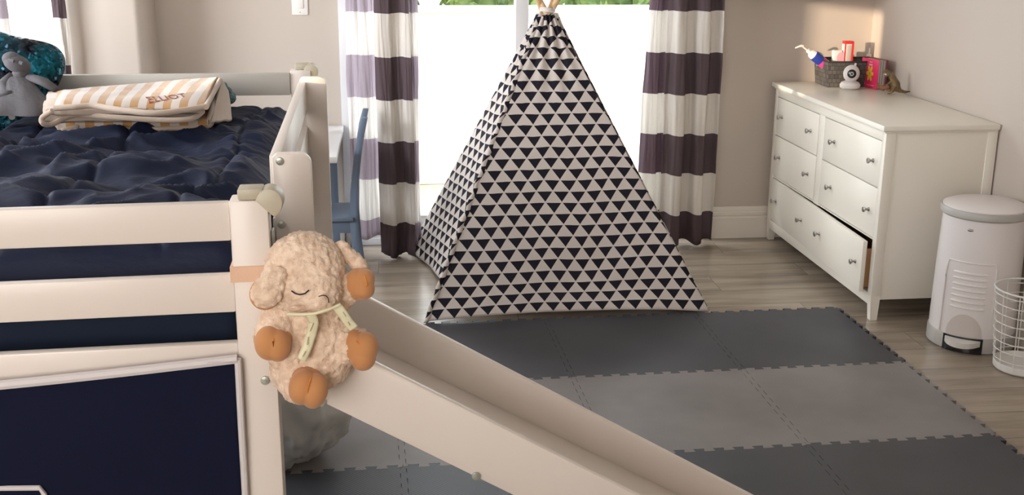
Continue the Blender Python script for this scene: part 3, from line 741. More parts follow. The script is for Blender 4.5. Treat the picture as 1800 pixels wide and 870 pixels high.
# basket
bk_ = thing('storage_basket', 'dark grey woven paper basket holding a pump bottle and boxes', 'basket', (2.16, 5.27, ZT))
x0, x1, ya, yb = 2.028, 2.315, 5.205, 5.375; hB = .118; fl = .010
BX0, BX1, BY0, BY1 = 2.052, 2.315, 5.185, 5.350
def basket():
    q = MB(); b = bmesh.new(); L = b.loops.layers.uv.new('UVMap')
    def ring(z, g, inn=0):
        o_ = fl * z / hB - inn
        c = [(BX0 - o_, BY0 - o_), (BX1 + o_ * .2, BY0 - o_), (BX1 + o_ * .2, BY1 + o_), (BX0 - o_, BY1 + o_)]
        return [Vector((x, y, ZT + z)) for x, y in c]
    def wall(i, holes):
        nx, nz = 16, 7
        r0, r1 = ring(.0, 0), ring(hB, 0); r0i, r1i = ring(0, 0, .004), ring(hB, 0, .004)
        a0, b0_, a1, b1_ = r0[i], r0[(i + 1) % 4], r1[i], r1[(i + 1) % 4]
        a0i, b0i, a1i, b1i = r0i[i], r0i[(i + 1) % 4], r1i[i], r1i[(i + 1) % 4]
        L0 = (b0_ - a0).length
        for ix in range(nx):
            for iz in range(nz):
                if holes and iz == 5 and 6 <= ix <= 9: continue
                for (p, q_, r, s) in ((a0, b0_, a1, b1_), (a0i, b0i, a1i, b1i)):
                    f = lambda u, v: (p + (q_ - p) * u) * (1 - v) + (r + (s - r) * u) * v
                    cs = [(ix / nx, iz / nz), ((ix + 1) / nx, iz / nz), ((ix + 1) / nx, (iz + 1) / nz), (ix / nx, (iz + 1) / nz)]
                    fc = b.faces.new([b.verts.new(f(u, v)) for u, v in cs])
                    for lp, (u, v) in zip(fc.loops, cs): lp[L].uv = (u * L0, v * hB)
    for i in range(4): wall(i, i in (1, 3))
    for z, inn_ in ((.001, 0),):
        fc = b.faces.new([b.verts.new(p) for p in ring(z, 0)])
        for lp in fc.loops: lp[L].uv = (lp.vert.co.x, lp.vert.co.y)
    bmesh.ops.remove_doubles(b, verts=b.verts[:], dist=.0002)
    me = bpy.data.meshes.new('t'); b.to_mesh(me); b.free(); q.bm.from_mesh(me); bpy.data.meshes.remove(me)
    q.build('woven_body', M['weave'], bk_, smooth=False)
    r = ring(hB, 0, .002); P = []
    for i in range(4):
        for k in range(6): P.append(r[i] + (r[(i + 1) % 4] - r[i]) * (k / 6))
    MB().tube(P, .0045, 8, True).build('rim', M['weave'], bk_)
basket()
# pump bottle, leaning over the left end
pb = thing('lotion_bottle', 'white pump bottle with a blue label leaning in the woven basket', 'bottle', (2.09, 5.27, ZT + .01))
base = at(1460, 121, 5.262); topp = at(1410, 81, 5.262); ax = (topp - base).normalized()
RB = Matrix.Translation(base) @ ax.to_track_quat('Z', 'Y').to_matrix().to_4x4()
Lb = (topp - base).length
hb = Lb * .74
MB().lathe([(.001, 0), (.021, .001), (.024, .006), (.024, hb * .75), (.020, hb * .92), (.010, hb), (.001, hb)], (0, 0, 0), 28).tf(RB).build('bottle_body', M['cardwhite'], pb)
MB().lathe([(.0243, hb * .42), (.0246, hb * .43), (.0246, hb * .80), (.0243, hb * .81)], (0, 0, 0), 28).tf(RB).build('blue_label', M['bluep'], pb)
MB().lathe([(.0248, hb * .30), (.0250, hb * .31), (.0250, hb * .46), (.0248, hb * .47)], (0, 0, 0), 28).tf(RB).build('magenta_label', M['magenta'], pb)
q = MB().cyl((0, 0, hb - .004), (0, 0, hb + .014), .011, .010).cyl((0, 0, hb + .012), (0, 0, Lb), .004)
q.tf(RB); hd = RB @ Vector((0, 0, Lb)); tip = at(1398, 84.5, 5.262) ; q.tube([hd + Vector((.006, 0, -.001)), hd + Vector((-.004, 0, .001)), hd * .45 + tip * .55 + Vector((0, 0, .002)), tip], [.006, .006, .0045, .0035], 10)
q.build('pump', M['cardwhite'], pb)
# boxes in the basket
def carton(name, label, cat, c, d, mat, rz=0, h0=.01):
    t_ = thing(name, label, cat, (c[0], c[1], ZT + h0))
    return t_
cb_ = carton('cream_carton', 'upright white and red carton standing in the woven basket', 'box', (2.245, 5.30), None, None)
c0 = at(1491, 72, 5.29)
zt_ = c0.z; cx = c0.x
MB().box((cx - .022, 5.270, ZT + .004), (cx + .022, 5.305, zt_ - .013), .001).build('carton_body', M['cardwhite'], cb_)
MB().box((cx - .0225, 5.2695, zt_ - .013), (cx + .0225, 5.3055, zt_), .001).build('red_flap', M['red'], cb_)
MB().box((cx + .0125, 5.2685, ZT + .02), (cx + .0225, 5.3055, zt_ - .013), .0005).box((cx - .0225, 5.2685, ZT + .02), (cx - .0165, 5.272, zt_ - .013), .0005).build('red_stripe', M['red'], cb_)
MB().box((cx - .0135, 5.2684, ZT + .03), (cx + .0105, 5.271, zt_ - .017), .0005).build('printed_panel', M['cardgrey'], cb_)
wp = thing('wipes_packet', 'pale pink and white packet beside the red carton in the basket', 'packet', (cx - .052, 5.29, ZT + .004))
zz = at(1470, 88, 5.29).z
MB().box((cx - .075, 5.275, ZT + .004), (cx - .028, 5.30, zz), .006, 3).build('packet_body', M['cardwhite'], wp)
MB().ell((cx - .035, 5.2747, zz - .035), (.022, .0012, .026)).build('pink_print', M['palepink'], wp)
hb_ = thing('hairbrush', 'grey rounded brush lying in the left half of the woven basket', 'brush', (2.14, 5.33, ZT + .05))
p = at(1437, 94, 5.325)
MB().ell((p.x, 5.325, p.z - .02), (.032, .008, .028)).build('brush_head', M['grey_plastic'], hb_)
MB().cyl((p.x, 5.325, p.z - .03), (p.x + .03, 5.325, ZT + .01), .007).build('handle', M['grey_plastic'], hb_)
# slim white rod behind basket (bottle) against the corner
sb_ = thing('slim_bottle', 'thin white tube standing between the basket and the corner', 'tube', (2.30, 5.395, ZT))
p = at(1528, 84, 5.38)
MB().cyl((p.x, 5.375, ZT + .001), (p.x, 5.375, p.z - .03), .012, seg=18, bev=.002).build('tube_body', M['cardwhite'], sb_)
MB().cyl((p.x, 5.375, p.z - .03), (p.x, 5.375, p.z), .005, .003, seg=14).build('tube_tip', M['cardwhite'], sb_)
# baby monitor camera
pc = at(1495, 130, 5.13)
mo = thing('baby_monitor', 'round white baby monitor camera with a black lens between basket and pink book', 'camera', (pc.x, 5.13, ZT))
cx, cy = pc.x, 5.125
MS = Matrix.Translation((cx, cy, ZT)) @ Matrix.Scale(1.18, 4) @ Matrix.Translation((-cx, -cy, -ZT))
MB().lathe([(.001, 0), (.030, 0), (.0385, .006), (.040, .016), (.034, .026), (.020, .032), (.001, .034)], (cx, cy, ZT), 36).tf(MS).build('base', M['white_plastic'], mo)
hc = Vector((cx + .002, cy, ZT + .060)); MB().ell(hc, (.032, .031, .034)).tf(MS).build('head', M['white_plastic'], mo)
vd = (Vector((-.35, -1, .08))).normalized()
MB().cyl(hc + vd * .020, hc + vd * .0325, .0185, .0165, 28, .001).tf(MS).build('lens_ring', M['black'], mo)
MB().cyl(hc + vd * .0320, hc + vd * .0335, .0085, .0075, 20).tf(MS).build('lens', M['grey_plastic'], mo)
MB().cyl(hc + vd * .0333, hc + vd * .0340, .0035, .0035, 16).tf(MS).build('pupil', M['black'], mo)
MB().cyl(hc + Vector((.012, 0, .028)), hc + Vector((.014, 0, .041)), .0045, .004, 12, .001).tf(MS).build('antenna', M['white_plastic'], mo)
# pink board book, upright with pages fanned
b0_ = atz(1512, 151, ZT); b1_ = atz(1541, 157.5, ZT)
bo = thing('board_book', 'pink board book with a yellow flower standing open on the dresser', 'book', (b0_.x, b0_.y, ZT))
hb2 = at(1514, 101, b0_.y).z - ZT
ux = Vector((b1_.x - b0_.x, b1_.y - b0_.y, 0)); wB = ux.length; ux.normalize(); uy = Vector((-ux.y, ux.x, 0))
BM_ = Matrix((( ux.x, uy.x, 0, b0_.x), (ux.y, uy.y, 0, b0_.y), (0, 0, 1, ZT + .0005), (0, 0, 0, 1)))
MB().box((0, 0, 0), (wB, .0025, hb2), .0006).tf(BM_).build('front_cover', M['pink'], bo)
for k in range(6):
    y_ = .0035 + k * .0065; MB().box((.003, y_, .002), (wB - .001, y_ + .0045, hb2 - .003), .0004).tf(BM_).build('page', M['page'] if k % 2 else M['cardgrey'], bo)
q = MB().box((0, .0435, 0), (wB + .004, .0465, hb2), .0006).box((-.002, 0, 0), (0, .0465, hb2), .0004).tf(BM_); q.build('back_cover', M['rosetrim'], bo)
q = MB(); c = Vector((wB * .52, -.0006, hb2 * .50)); pts = []
for k in range(60):
    a = 2 * PI * k / 60 + PI / 6; r = .010 + .021 * abs(math.cos(3 * a)) ** .9; pts.append((c.x + r * math.cos(a) * .9, c.z + r * math.sin(a) * 1.25))
q.prism(pts, 'y', -.0012, .0001); q.tf(BM_); q.build('flower_print', M['yellow'], bo)
q = MB().ell((c.x, -.0013, c.z), (.005, .0008, .006)); q.tf(BM_); q.build('flower_centre', M['orange'], bo)
q = MB().box((c.x - .013, -.0007, hb2 * .77), (c.x + .014, .0001, hb2 * .83), .0003).box((c.x - .010, -.0007, hb2 * .88), (c.x + .012, .0001, hb2 * .905), .0002).tf(BM_); q.build('title_print', M['palepink'], bo)
q = MB().ell((wB * .25, -.0005, hb2 * .13), (.0035, .0006, .004)).box((wB * .38, -.0006, hb2 * .09), (wB * .82, .0001, hb2 * .11), .0002).tf(BM_); q.build('logo_print', M['palepink'], bo)
# dinosaur figures
yy = 4.93
dn = thing('dinosaur_toy', 'olive brown upright toy dinosaur with open jaws and long tail', 'toy dinosaur', (2.21, yy, ZT))
def P(x, y, dy=0): return at(x, y, yy + dy)
q = MB()
q.tube([P(1560, 131), P(1566, 130), P(1571, 140), P(1574, 148), P(1577, 156), P(1583, 160), P(1592, 161.5), P(1600, 161)], [.011, .014, .016, .021, .017, .009, .005, .002], 16)
q.ell(P(1561.5, 127), (.013, .011, .010)); q.tube([P(1561, 124), P(1554, 126), P(1553, 129)], [.008, .006, .004], 12); q.tube([P(1561, 130), P(1556, 135)], [.005, .003], 10)
q.tube([P(1571, 152, -.01), P(1568, 158, -.013), P(1566, 164, -.012)], [.012, .008, .005], 12); q.tube([P(1574, 152, .012), P(1571, 157, .014), P(1571, 161, .014)], [.012, .008, .005], 12)
q.ell(P(1563, 164.5, -.012), (.009, .006, .003)); q.ell(P(1568, 161.2, .014), (.009, .006, .003))
o = q.build('body', M['dino'], dn); mod(o, 'REMESH', mode='VOXEL', voxel_size=.0016); mod(o, 'SMOOTH', iterations=4)
MB().tube([P(1566, 144, -.010), P(1561, 147, -.014), P(1558, 150, -.014)], [.0045, .003, .002], 8).build('arm', M['dino'], dn)
MB().ell(P(1557, 130.5), (.007, .007, .0035)).build('teeth', M['cardwhite'], dn)
d2 = thing('small_dinosaur_toy', 'small brown toy dinosaur crouching at the foot of the pink book', 'toy dinosaur', (2.18, 4.9, ZT))
yy = 4.905; q = MB()
q.tube([P(1542, 146), P(1545, 152), P(1551, 155), P(1557, 153), P(1562, 155)], [.003, .007, .011, .013, .008], 14)
q.ell(P(1549, 152), (.010, .008, .007)); q.ell(P(1558, 151), (.010, .009, .008))
for x, y in ((1549, 158), (1554, 159.5), (1560, 159.5)): q.tube([P(x, y - 5), P(x - 1, y)], [.005, .003], 10)
q.ell(P(1541, 149), (.005, .004, .004)); q.ell(P(1563, 159), (.008, .008, .006))
o = q.build('body', M['dinobrown'], d2); mod(o, 'REMESH', mode='VOXEL', voxel_size=.0016); mod(o, 'SMOOTH', iterations=2)
# ---------------------------------------------------------------- nappy pail
PC = Vector((2.178, 3.875, 0))
pl = thing('diaper_pail', 'tall white pedal bin with grey rim beside the dresser', 'bin', (PC.x, PC.y, 0))
MB().lathe([(.001, 0), (.150, 0), (.158, .006), (.158, .055), (.154, .062), (.001, .062)], (PC.x, PC.y, 0), 64).build('base_ring', M['grey_plastic'], pl)
MB().lathe([(.001, .06), (.153, .06), (.1535, .10), (.151, .30), (.146, .49), (.1455, .502), (.001, .502)], (PC.x, PC.y, 0), 64).build('body', M['white_plastic'], pl)
MB().lathe([(.001, .502), (.150, .502), (.157, .508), (.158, .525), (.154, .532), (.001, .532)], (PC.x, PC.y, 0), 64).build('lid_rim', M['grey_plastic'], pl)
MB().lathe([(.001, .5325), (.150, .5325), (.150, .537), (.13, .546), (.07, .551), (.001, .552)], (PC.x, PC.y, 0), 64).build('lid', M['white_plastic'], pl)
FD = math.atan2(-3.0, -1.25) - .28   # direction the front faces
def on(r, a, z): return Vector((PC.x + r * math.cos(FD + a), PC.y + r * math.sin(FD + a), z))
def rz(z): return .1535 - (z - .10) * .0175
def sheet(a0_, a1_, z0_, z1_, off=.003, nu=24, nv=6): return MB().grid(lambda u, v: on(rz(z0_ + (z1_ - z0_) * v) + off, a0_ + (a1_ - a0_) * u, z0_ + (z1_ - z0_) * v), nu, nv)
q = MB()
al = [(-.62, .065), (-.60, .33), (-.56, .345), (.56, .345), (.60, .33), (.62, .065)]
path = []
for (a_, z_), (b_, z2) in zip(al, al[1:]):
    for k in range(10): path.append(on(rz(z_) + .001, a_ + (b_ - a_) * k / 10, z_ + (z2 - z_) * k / 10))
MB().tube(path, .0032, 8).build('front_panel_edge', M['white_plastic'], pl)
for k in range(7):
    z = .305 - k * .022
    MB().tube([on(rz(z) + .0005, -.42 + .84 * i / 16, z) for i in range(17)], [.001] + [.005] * 15 + [.001], 8).build('rib', M['white_plastic'], pl)
def arch(u, v):
    a = -.43 + .86 * u; zt2 = .064 + .085 * math.sqrt(max(0, 1 - (a / .43) ** 2)); z = .063 + (zt2 - .063) * v
    return on(rz(z) + .0012, a, z)
ar = MB().grid(arch, 30, 8).build('pedal_recess', M['grey_plastic'], pl); ar.data.materials.clear(); ar.data.materials.append(principled('recess_plastic', (.62, .56, .52), .4))
q = MB(); N_ = 20; b = bmesh.new(); vs = []
for i in range(N_ + 1):
    a = -.40 + .8 * i / N_; bul = .045 * math.cos(a / .40 * PI / 2)
    vs.append([b.verts.new(on(r_, a, z_)) for r_, z_ in ((.150, .056), (.162 + bul, .054), (.162 + bul, .034), (.150, .034))])
for A, B in zip(vs, vs[1:]):
    for k in range(4): b.faces.new((A[k], A[(k + 1) % 4], B[(k + 1) % 4], B[k]))
b.faces.new(vs[0]); b.faces.new(vs[-1][::-1]); bmesh.ops.recalc_face_normals(b, faces=b.faces[:]); q._add(b)
q.build('pedal', principled('pedal_plastic', (.66, .63, .58), .3), pl)
MB().grid(lambda u, v: on(.1592, -.46 + .92 * u, .002 + .060 * v), 24, 4).build('pedal_gap_shade', M['black'], pl)  # black sheet put in as the shade around the pedal
pb_ = on(rz(.47) + .001, -.12, .467)
MB().ell(pb_, (.010, .004, .005), Matrix.Rotation(FD + PI / 2, 3, 'Z')).build('button', M['steel'], pl)
# wire basket
WC = Vector((2.228, 3.585, 0))
wb = thing('wire_wastebasket', 'round white wire wastebasket in front of the pedal bin', 'wastebasket', (WC.x, WC.y, 0))
wr = lambda z: .098 + .026 * z / .3
def ringp(r, z, n=48): return [(WC.x + r * math.cos(2 * PI * i / n), WC.y + r * math.sin(2 * PI * i / n), z) for i in range(n)]
MB().tube(ringp(.124, .30), .0035, 8, True).build('rim', M['wire'], wb)
for k in range(8):
    z = .045 + k * .034; MB().tube(ringp(wr(z), z), .0017, 6, True).build('wire_hoop', M['wire'], wb)
for k in range(12):
    a = 2 * PI * k / 12 + .2
    MB().tube([(WC.x + wr(z) * math.cos(a), WC.y + wr(z) * math.sin(a), z) for z in (.012, .1, .2, .30)], .0018, 6).build('wire_upright', M['wire'], wb)
MB().lathe([(.001, .002), (.095, .002), (.100, .008), (.101, .03), (.098, .031), (.096, .012), (.001, .010)], (WC.x, WC.y, 0), 48).build('base_dish', M['wire'], wb)
# ---------------------------------------------------------------- things on the bed
# teal sequin cushion
def cushion(c, sx_, sz_, th, tilt, rz_, spin=0):
    R_ = Euler((tilt, 0, rz_)).to_matrix() @ Euler((0, spin, 0)).to_matrix()
    q = MB()
    for sgn in (1, -1):
        def fn(u, v):
            a, b_ = u * 2 - 1, v * 2 - 1
            e = max(0, (1 - a ** 4)) ** .5 * max(0, (1 - b_ ** 4)) ** .5
            k = 1 - .06 * (a * a) * 0
            x = a * (1 - .16 * b_ ** 6) * sx_ * (1 - .10 * (1 - abs(b_)) ** 1 * abs(a) ** 3); z = b_ * (1 - .16 * a ** 6) * sz_ * (1 - .10 * (1 - abs(a)) * abs(b_) ** 3)
            y = sgn * th * e * (1 + .12 * fbm(a * 2, b_ * 2, sgn))
            return R_ @ Vector((x, y, z)) + Vector(c)
        q.grid(fn, 40, 40)
    bmesh.ops.remove_doubles(q.bm, verts=q.bm.verts[:], dist=.0005); bmesh.ops.recalc_face_normals(q.bm, faces=q.bm.faces[:])
    return q
o = cushion((-1.235, 3.72, 1.035), .19, .18, .06, math.radians(-24), math.radians(8), math.radians(18)).build('sequin_cushion', M['sequin'], None, angle=180)
tag(o, 'dark teal sequin cushion leaning at the far left corner of the bed', 'cushion')
# grey plush comforter toy
yy = 3.50
lv = thing('comfort_toy', 'grey plush comfort blanket toy with a long head in front of the teal cushion', 'plush toy', (-1.12, yy, .96))
q = MB().ell(P(30, 112), (.040, .034, .026), Euler((0, math.radians(25), 0)).to_matrix()).ell(P(20, 103), (.026, .026, .020)).ell(P(38, 122), (.022, .024, .026)).ell(P(35, 132), (.024, .02, .018))
def robe(u, v):
    cx0, cx1 = P(28, 130), P(48, 200, -.07)
    c = cx0 + (cx1 - cx0) * v; r = .022 + .062 * v ** .8
    th = 2 * PI * u; k = 1 + .14 * math.sin(th * 5 + v * 2) * v + .1 * fbm(math.cos(th) * 2, v * 3)
    return Vector((c.x + r * k * math.cos(th), c.y + r * .55 * k * math.sin(th), c.z))
q.grid(robe, 60, 24)
q.tube([P(52, 135), P(75, 143, -.02), P(98, 157, -.04)], [.018, .020, .016], 14, flat=.6); q.tube([P(22, 133), P(5, 148, -.02), P(8, 166, -.05), P(22, 162, -.05)], [.018, .020, .016, .010], 14, flat=.7)
o = q.build('body', M['lovey'], lv, angle=180)
for x, y in ((22, 107), (38, 111)): MB().tube([P(x - 3, y - 1, -.027), P(x + 3, y + 1, -.033)], [.006, .005], 10).build('eyelid', M['lovey'], lv)
MB().tube([P(18, 196, -.05), P(21, 206, -.08)], [.008, .009], 12).build('foot', M['plush_pale'], lv)
# folded striped blanket
bl_ = thing('folded_blanket', 'folded orange and cream striped fleece blanket lying across the bed', 'blanket', (-.75, 3.6, .95))
def bz(px_, py_, z): return atz(px_, py_, z)
zb_, zt2 = .968, 1.012
TL, TR_, BRr, BL = bz(97, 163, 1.04), bz(384, 139, 1.055), bz(360, 187, 1.045), bz(98, 188, 1.035)
def sheetq(c, z_off, seed, mat, name, uvx, wr_=.005, roll=True, th=.008, droop=0):
    c0_, c1_, c2_, c3_ = [Vector(k) for k in c]   # far-left, far-right, near-right, near-left
    def fn(u, v):
        p = (c0_ * (1 - u) + c1_ * u) * (1 - v) + (c3_ * (1 - u) + c2_ * u) * v
        p = p.copy(); p.z += z_off + wr_ * fbm(u * 3 + seed, v * 2, seed) + .006 * math.sin(PI * v) - droop * max(0, (v - .9) / .1) ** 2 - droop * max(0, (.06 - u) / .06) ** 2
        p.y += .008 * fbm(u * 4 + seed, 3, seed) * v
        return p
    o = MB().grid(fn, 70, 24, lambda u, v: (u * uvx + v * .03, v)).build(name, M[mat], bl_, angle=180)
    mod(o, 'SOLIDIFY', thickness=th, offset=-1); mod(o, 'BEVEL', width=.003, segments=2, limit_method='ANGLE')
    return o
sheetq((TL, TR_, BRr, BL), 0, 1.0, 'blanket', 'top_fold', .56, droop=.012)
L = lambda px_, py_, z: atz(px_, py_, z)
sheetq((L(85, 172, 1.02), L(382, 146, 1.03), L(358, 200, 1.022), L(82, 203, 1.014)), 0, 4.0, 'blanket_back', 'middle_fold', .5, th=.018, wr_=.006)
sheetq((L(80, 182, 1.0), L(380, 155, 1.005), L(350, 211, .998), L(76, 214, .992)), 0, 5.0, 'blanket_back', 'middle_fold', .5, th=.018, wr_=.006)
sheetq((L(90, 192, .975), L(383, 165, .98), L(366, 222, .974), L(100, 229, .968)), 0, 8.0, 'blanket', 'bottom_fold', .5, th=.018, wr_=.004)
# rolled edges
def roll(pts, r, name, mat='blanket_back', n=40):
    pts = [Vector(p) for p in pts]; out = []
    for i in range(n + 1):
        t_ = i / n * (len(pts) - 1); k = min(int(t_), len(pts) - 2); f_ = t_ - k
        p0, p1, p2, p3 = pts[max(k - 1, 0)], pts[k], pts[k + 1], pts[min(k + 2, len(pts) - 1)]
        out.append(.5 * ((2 * p1) + (p2 - p0) * f_ + (2 * p0 - 5 * p1 + 4 * p2 - p3) * f_ ** 2 + (3 * p1 - p0 - 3 * p2 + p3) * f_ ** 3))
    return MB().tube(out, r, 12).build(name, M[mat], bl_)
roll([L(96, 190, 1.038), L(130, 188, 1.042), L(165, 186, 1.044), L(210, 193, 1.040), L(270, 199, 1.036), L(320, 194, 1.04), L(362, 187, 1.046)], .008, 'hem')
roll([L(92, 195, 1.03), L(74, 207, 1.01), L(76, 217, .995), L(92, 218, .99), L(130, 202, 1.012), L(200, 206, 1.012), L(280, 211, 1.006), L(335, 209, 1.008), L(356, 196, 1.02)], .0075, 'hem')
roll([L(98, 222, .975), L(118, 212, .988), L(140, 213, .986), L(134, 223, .978), L(112, 230, .968), L(200, 229, .970), L(300, 226, .970), L(364, 222, .972), L(372, 212, .98)], .007, 'hem')
roll([L(362, 188, 1.046), L(374, 164, 1.05), L(387, 141, 1.06)], .008, 'hem')
roll([L(366, 214, .985), L(373, 190, 1.01), L(378, 165, 1.02)], .008, 'hem')
# hanging back flap at the right end
sheetq((L(387, 142, 1.055), L(397, 150, 1.02), L(407, 213, .972), L(370, 216, .985)), 0, 3.3, 'blanket_back', 'end_flap', .1, th=.006, wr_=.002)
# embroidered name
ctr = L(298, 177, zt2 + .013); dirx = (TR_ - TL).normalized(); a_ = math.atan2(dirx.y, dirx.x)
ctr = L(293, 178, 1.047)
ctr.z += .006
tmw = Matrix.Translation(ctr) @ Matrix.Rotation(a_, 4, 'Z') @ Matrix.Diagonal((1, 2.6, 1, 1))
em = text('embroidery', 'ELLIOT', .034, principled('rust_thread', (.50, .14, .08), .8), bl_, tmw, .001)
from mathutils.bvhtree import BVHTree
_tf = [c for c in bl_.children if c.name.startswith('top_fold')][0]
bpy.context.view_layer.update()
_bv = BVHTree.FromObject(_tf, bpy.context.evaluated_depsgraph_get())
_zm = min(v.co.z for v in em.data.vertices)
for v in em.data.vertices:
    h = _bv.ray_cast(Vector((v.co.x, v.co.y, 1)), Vector((0, 0, -1)))
    if h[0]: v.co.z = h[0].z + .0012
# small knitted toy beyond the blanket
yy = 3.66
kt = MB().ell(P(404, 172), (.020, .02, .020)).ell(P(392, 150), (.014, .014, .012)).ell(P(399, 161), (.016, .016, .016))
o = kt.build('knitted_toy', M['green_soft'], None); mod(o, 'REMESH', mode='VOXEL', voxel_size=.003)
tag(o, 'small grey green knitted toy poking out behind the folded blanket', 'soft toy')
# ---------------------------------------------------------------- plush lamb
lamb = thing('plush_lamb', 'cream plush lamb with closed eyes and tan hooves sitting at the top of the slide', 'plush toy', at(560, 690, 1.97))
def Q(x, y, Y=1.965): return at(x, y, Y)
q = MB()
K = 1 / 935.0
q.ell(Q(536, 470, 1.965), (66 * K, .066, 60 * K)).ell(Q(520, 496, 1.955), (58 * K, .062, 50 * K)).ell(Q(556, 503, 1.935), (44 * K, .050, 40 * K)).ell(Q(562, 514, 1.925), (36 * K, .045, 30 * K))
q.ell(Q(562, 595, 1.968), (52 * K, .055, 68 * K)).ell(Q(540, 640, 1.962), (60 * K, .058, 52 * K)).ell(Q(540, 560, 1.965), (55 * K, .050, 40 * K)).ell(Q(575, 630, 1.965), (42 * K, .050, 50 * K)).ell(Q(505, 620, 1.935), (33 * K, .035, 50 * K))
q.caps(Q(492, 560, 1.945), Q(478, 592, 1.92), .034, .032)
q.caps(Q(586, 528, 1.965), Q(618, 503, 1.955), .030, .026)
q.caps(Q(515, 650, 1.945), Q(527, 676, 1.915), .042, .035)
q.caps(Q(590, 610, 1.965), Q(620, 606, 1.945), .035, .034)
body = q.build('fleece_body', M['fleece'], lamb, angle=180)
mod(body, 'REMESH', mode='VOXEL', voxel_size=.0035, use_smooth_shade=True); mod(body, 'SMOOTH', iterations=6, factor=.6)
tx = bpy.data.textures.new('fleece_clumps', 'CLOUDS'); tx.noise_scale = .008; tx.noise_depth = 2
mod(body, 'DISPLACE', texture=tx, texture_coords='LOCAL', strength=.010, mid_level=.45)
def fleecy(q, name, mat, disp=.008):
    o = q.build(name, M[mat], lamb, angle=180); mod(o, 'REMESH', mode='VOXEL', voxel_size=.0028, use_smooth_shade=True); mod(o, 'SMOOTH', iterations=4)
    if disp: mod(o, 'DISPLACE', texture=tx, texture_coords='LOCAL', strength=disp, mid_level=.45)
    return o
q = MB().ell(Q(487, 490, 1.905), (.020, .010, .024)).ell(Q(469, 514, 1.893), (.027, .011, .030), Euler((0, math.radians(25), 0)).to_matrix()).ell(Q(480, 502, 1.898), (.022, .011, .026))
fleecy(q, 'ear', 'fleece')
MB().ell(Q(467, 516, 1.898), (.0275, .009, .0305), Euler((0, math.radians(25), 0)).to_matrix()).build('ear_lining', M['suede'], lamb)
q = MB().ell(Q(602, 440, 1.98), (.020, .012, .016), Euler((0, math.radians(38), 0)).to_matrix()).ell(Q(618, 453, 1.978), (.026, .012, .015), Euler((0, math.radians(40), 0)).to_matrix()).ell(Q(631, 465, 1.975), (.020, .011, .012), Euler((0, math.radians(35), 0)).to_matrix())
fleecy(q, 'ear', 'fleece')
def hoof(cells, label=None):
    q = MB()
    for c, r, ro in cells: q.ell(c, [k * 1.07 for k in r], ro)
    o = q.build('hoof', M['suede'], lamb, angle=180); mod(o, 'REMESH', mode='VOXEL', voxel_size=.0022, use_smooth_shade=True); mod(o, 'SMOOTH', iterations=2)
E_ = lambda a, b=0: Euler((0, math.radians(a), math.radians(b))).to_matrix()
hoof([(Q(473, 603, 1.897), (.024, .026, .029), E_(0)), (Q(488, 607, 1.895), (.022, .026, .027), E_(0)), (Q(480, 596, 1.915), (.032, .028, .026), E_(0))])
hoof([(Q(640, 492, 1.945), (.018, .024, .019), E_(20)), (Q(640, 507, 1.94), (.018, .024, .018), E_(0)), (Q(628, 500, 1.950), (.022, .026, .027), E_(0))])
hoof([(Q(532, 680, 1.885), (.023, .028, .030), E_(15)), (Q(553, 687, 1.882), (.022, .028, .030), E_(15)), (Q(536, 676, 1.905), (.032, .028, .032), E_(15))])
hoof([(Q(641, 612, 1.925), (.023, .028, .028), E_(10)), (Q(638, 628, 1.922), (.022, .028, .022), E_(10)), (Q(628, 612, 1.935), (.024, .028, .034), E_(-15))])
# dark seam in each hoof
for pts in (((481, 585, 1.893), (480, 600, 1.868), (481, 615, 1.870)), ((641, 484, 1.925), (645, 500, 1.918), (640, 513, 1.92)), ((546, 665, 1.868), (541, 682, 1.853), (541, 703, 1.862)), ((626, 600, 1.905), (648, 618, 1.90), (650, 632, 1.905))):
    MB().tube([Q(*p) for p in pts], .0012, 6).build('hoof_seam', M['orange'], lamb)
# closed eye and nose stitches, laid on the face
def onface(pts, r, name):
    MB().tube([Q(*p) for p in pts], r, 8).build(name, M['thread'], lamb)
onface([(512, 511, 1.8925), (519, 516, 1.888), (527, 518, 1.884), (536, 516, 1.880), (543, 510, 1.879)], .0013, 'eye')
onface([(560, 521, 1.877), (567, 519, 1.877), (573, 520, 1.878), (577, 524, 1.879), (578, 532, 1.880)], .0009, 'nose_stitch')
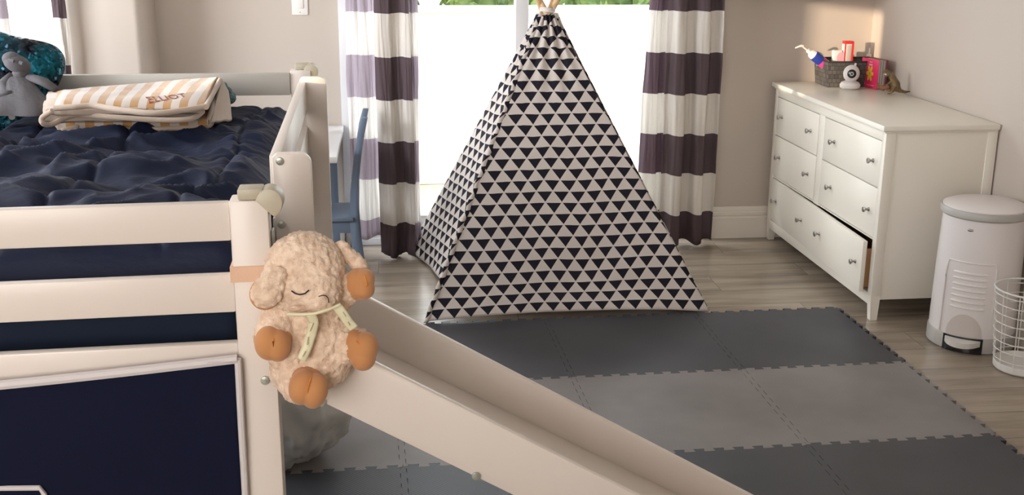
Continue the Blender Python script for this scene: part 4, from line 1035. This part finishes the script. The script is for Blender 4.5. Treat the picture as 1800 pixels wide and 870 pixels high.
# ribbon
rm = principled('cream_satin_ribbon', (.78, .74, .50), .45)
def ribbon(path, w, name='ribbon'):
    pts = [Q(*p) for p in path]
    def fn(u, v):
        k = v * (len(pts) - 1); i = min(int(k), len(pts) - 2); f_ = k - i; p = pts[i] * (1 - f_) + pts[i + 1] * f_
        d = (pts[i + 1] - pts[i]).normalized(); s_ = d.cross(Vector((0, 1, 0))).normalized()
        return p + s_ * (u - .5) * w + Vector((0, -.002 * math.sin(PI * u), 0))
    o = MB().grid(fn, 5, 30).build(name, rm, lamb, angle=180); mod(o, 'SOLIDIFY', thickness=.001); return o
ribbon([(546, 553, 1.893), (552, 565, 1.897), (548, 585, 1.902), (540, 610, 1.900), (530, 632, 1.893)], .017)
ribbon([(592, 538, 1.905), (603, 552, 1.905), (612, 566, 1.907), (622, 577, 1.910)], .017)
MB().tube([Q(*p) for p in ((505, 552, 1.895), (530, 553, 1.892), (550, 552, 1.888), (575, 545, 1.890), (598, 535, 1.90))], .003, 8).build('ribbon_band', rm, lamb)
for pth in (((551, 568, 1.893), (545, 582, 1.896)), ((542, 592, 1.895), (540, 606, 1.893)), ((537, 617, 1.892), (532, 627, 1.888)), ((603, 548, 1.902), (608, 556, 1.902)), ((612, 566, 1.902), (615, 572, 1.904))):
    MB().tube([Q(*p) for p in pth], .0009, 6).build('ribbon_print', M['cap'], lamb)
# strap round the bed post
q = MB(); a = NRc; zc_ = at(430, 482, 1.985).z; hh = .0145
outer = [a - ln * .004 + Vector((.003, 0)), a + un * .0725 - ln * .004, a + un * .0725 + ln * .060, a + ln * .060 + Vector((.003, 0))]
inn_ = [a - ln * .0008 + Vector((.0008, 0)), a + un * .0688 - ln * .0008, a + un * .0688 + ln * .0562, a + ln * .0562 + Vector((.0008, 0))]
b = bmesh.new(); r4 = []
for z in (zc_ - hh, zc_ + hh):
    r4.append([b.verts.new((p.x, p.y, z)) for p in outer]); r4.append([b.verts.new((p.x, p.y, z)) for p in inn_])
for i in range(4):
    j = (i + 1) % 4
    b.faces.new((r4[0][i], r4[0][j], r4[2][j], r4[2][i])); b.faces.new((r4[1][i], r4[3][i], r4[3][j], r4[1][j]))
    b.faces.new((r4[0][i], r4[1][i], r4[1][j], r4[0][j])); b.faces.new((r4[2][i], r4[2][j], r4[3][j], r4[3][i]))
bmesh.ops.recalc_face_normals(b, faces=b.faces[:]); q._add(b)
q.build('strap', M['strap'], lamb)
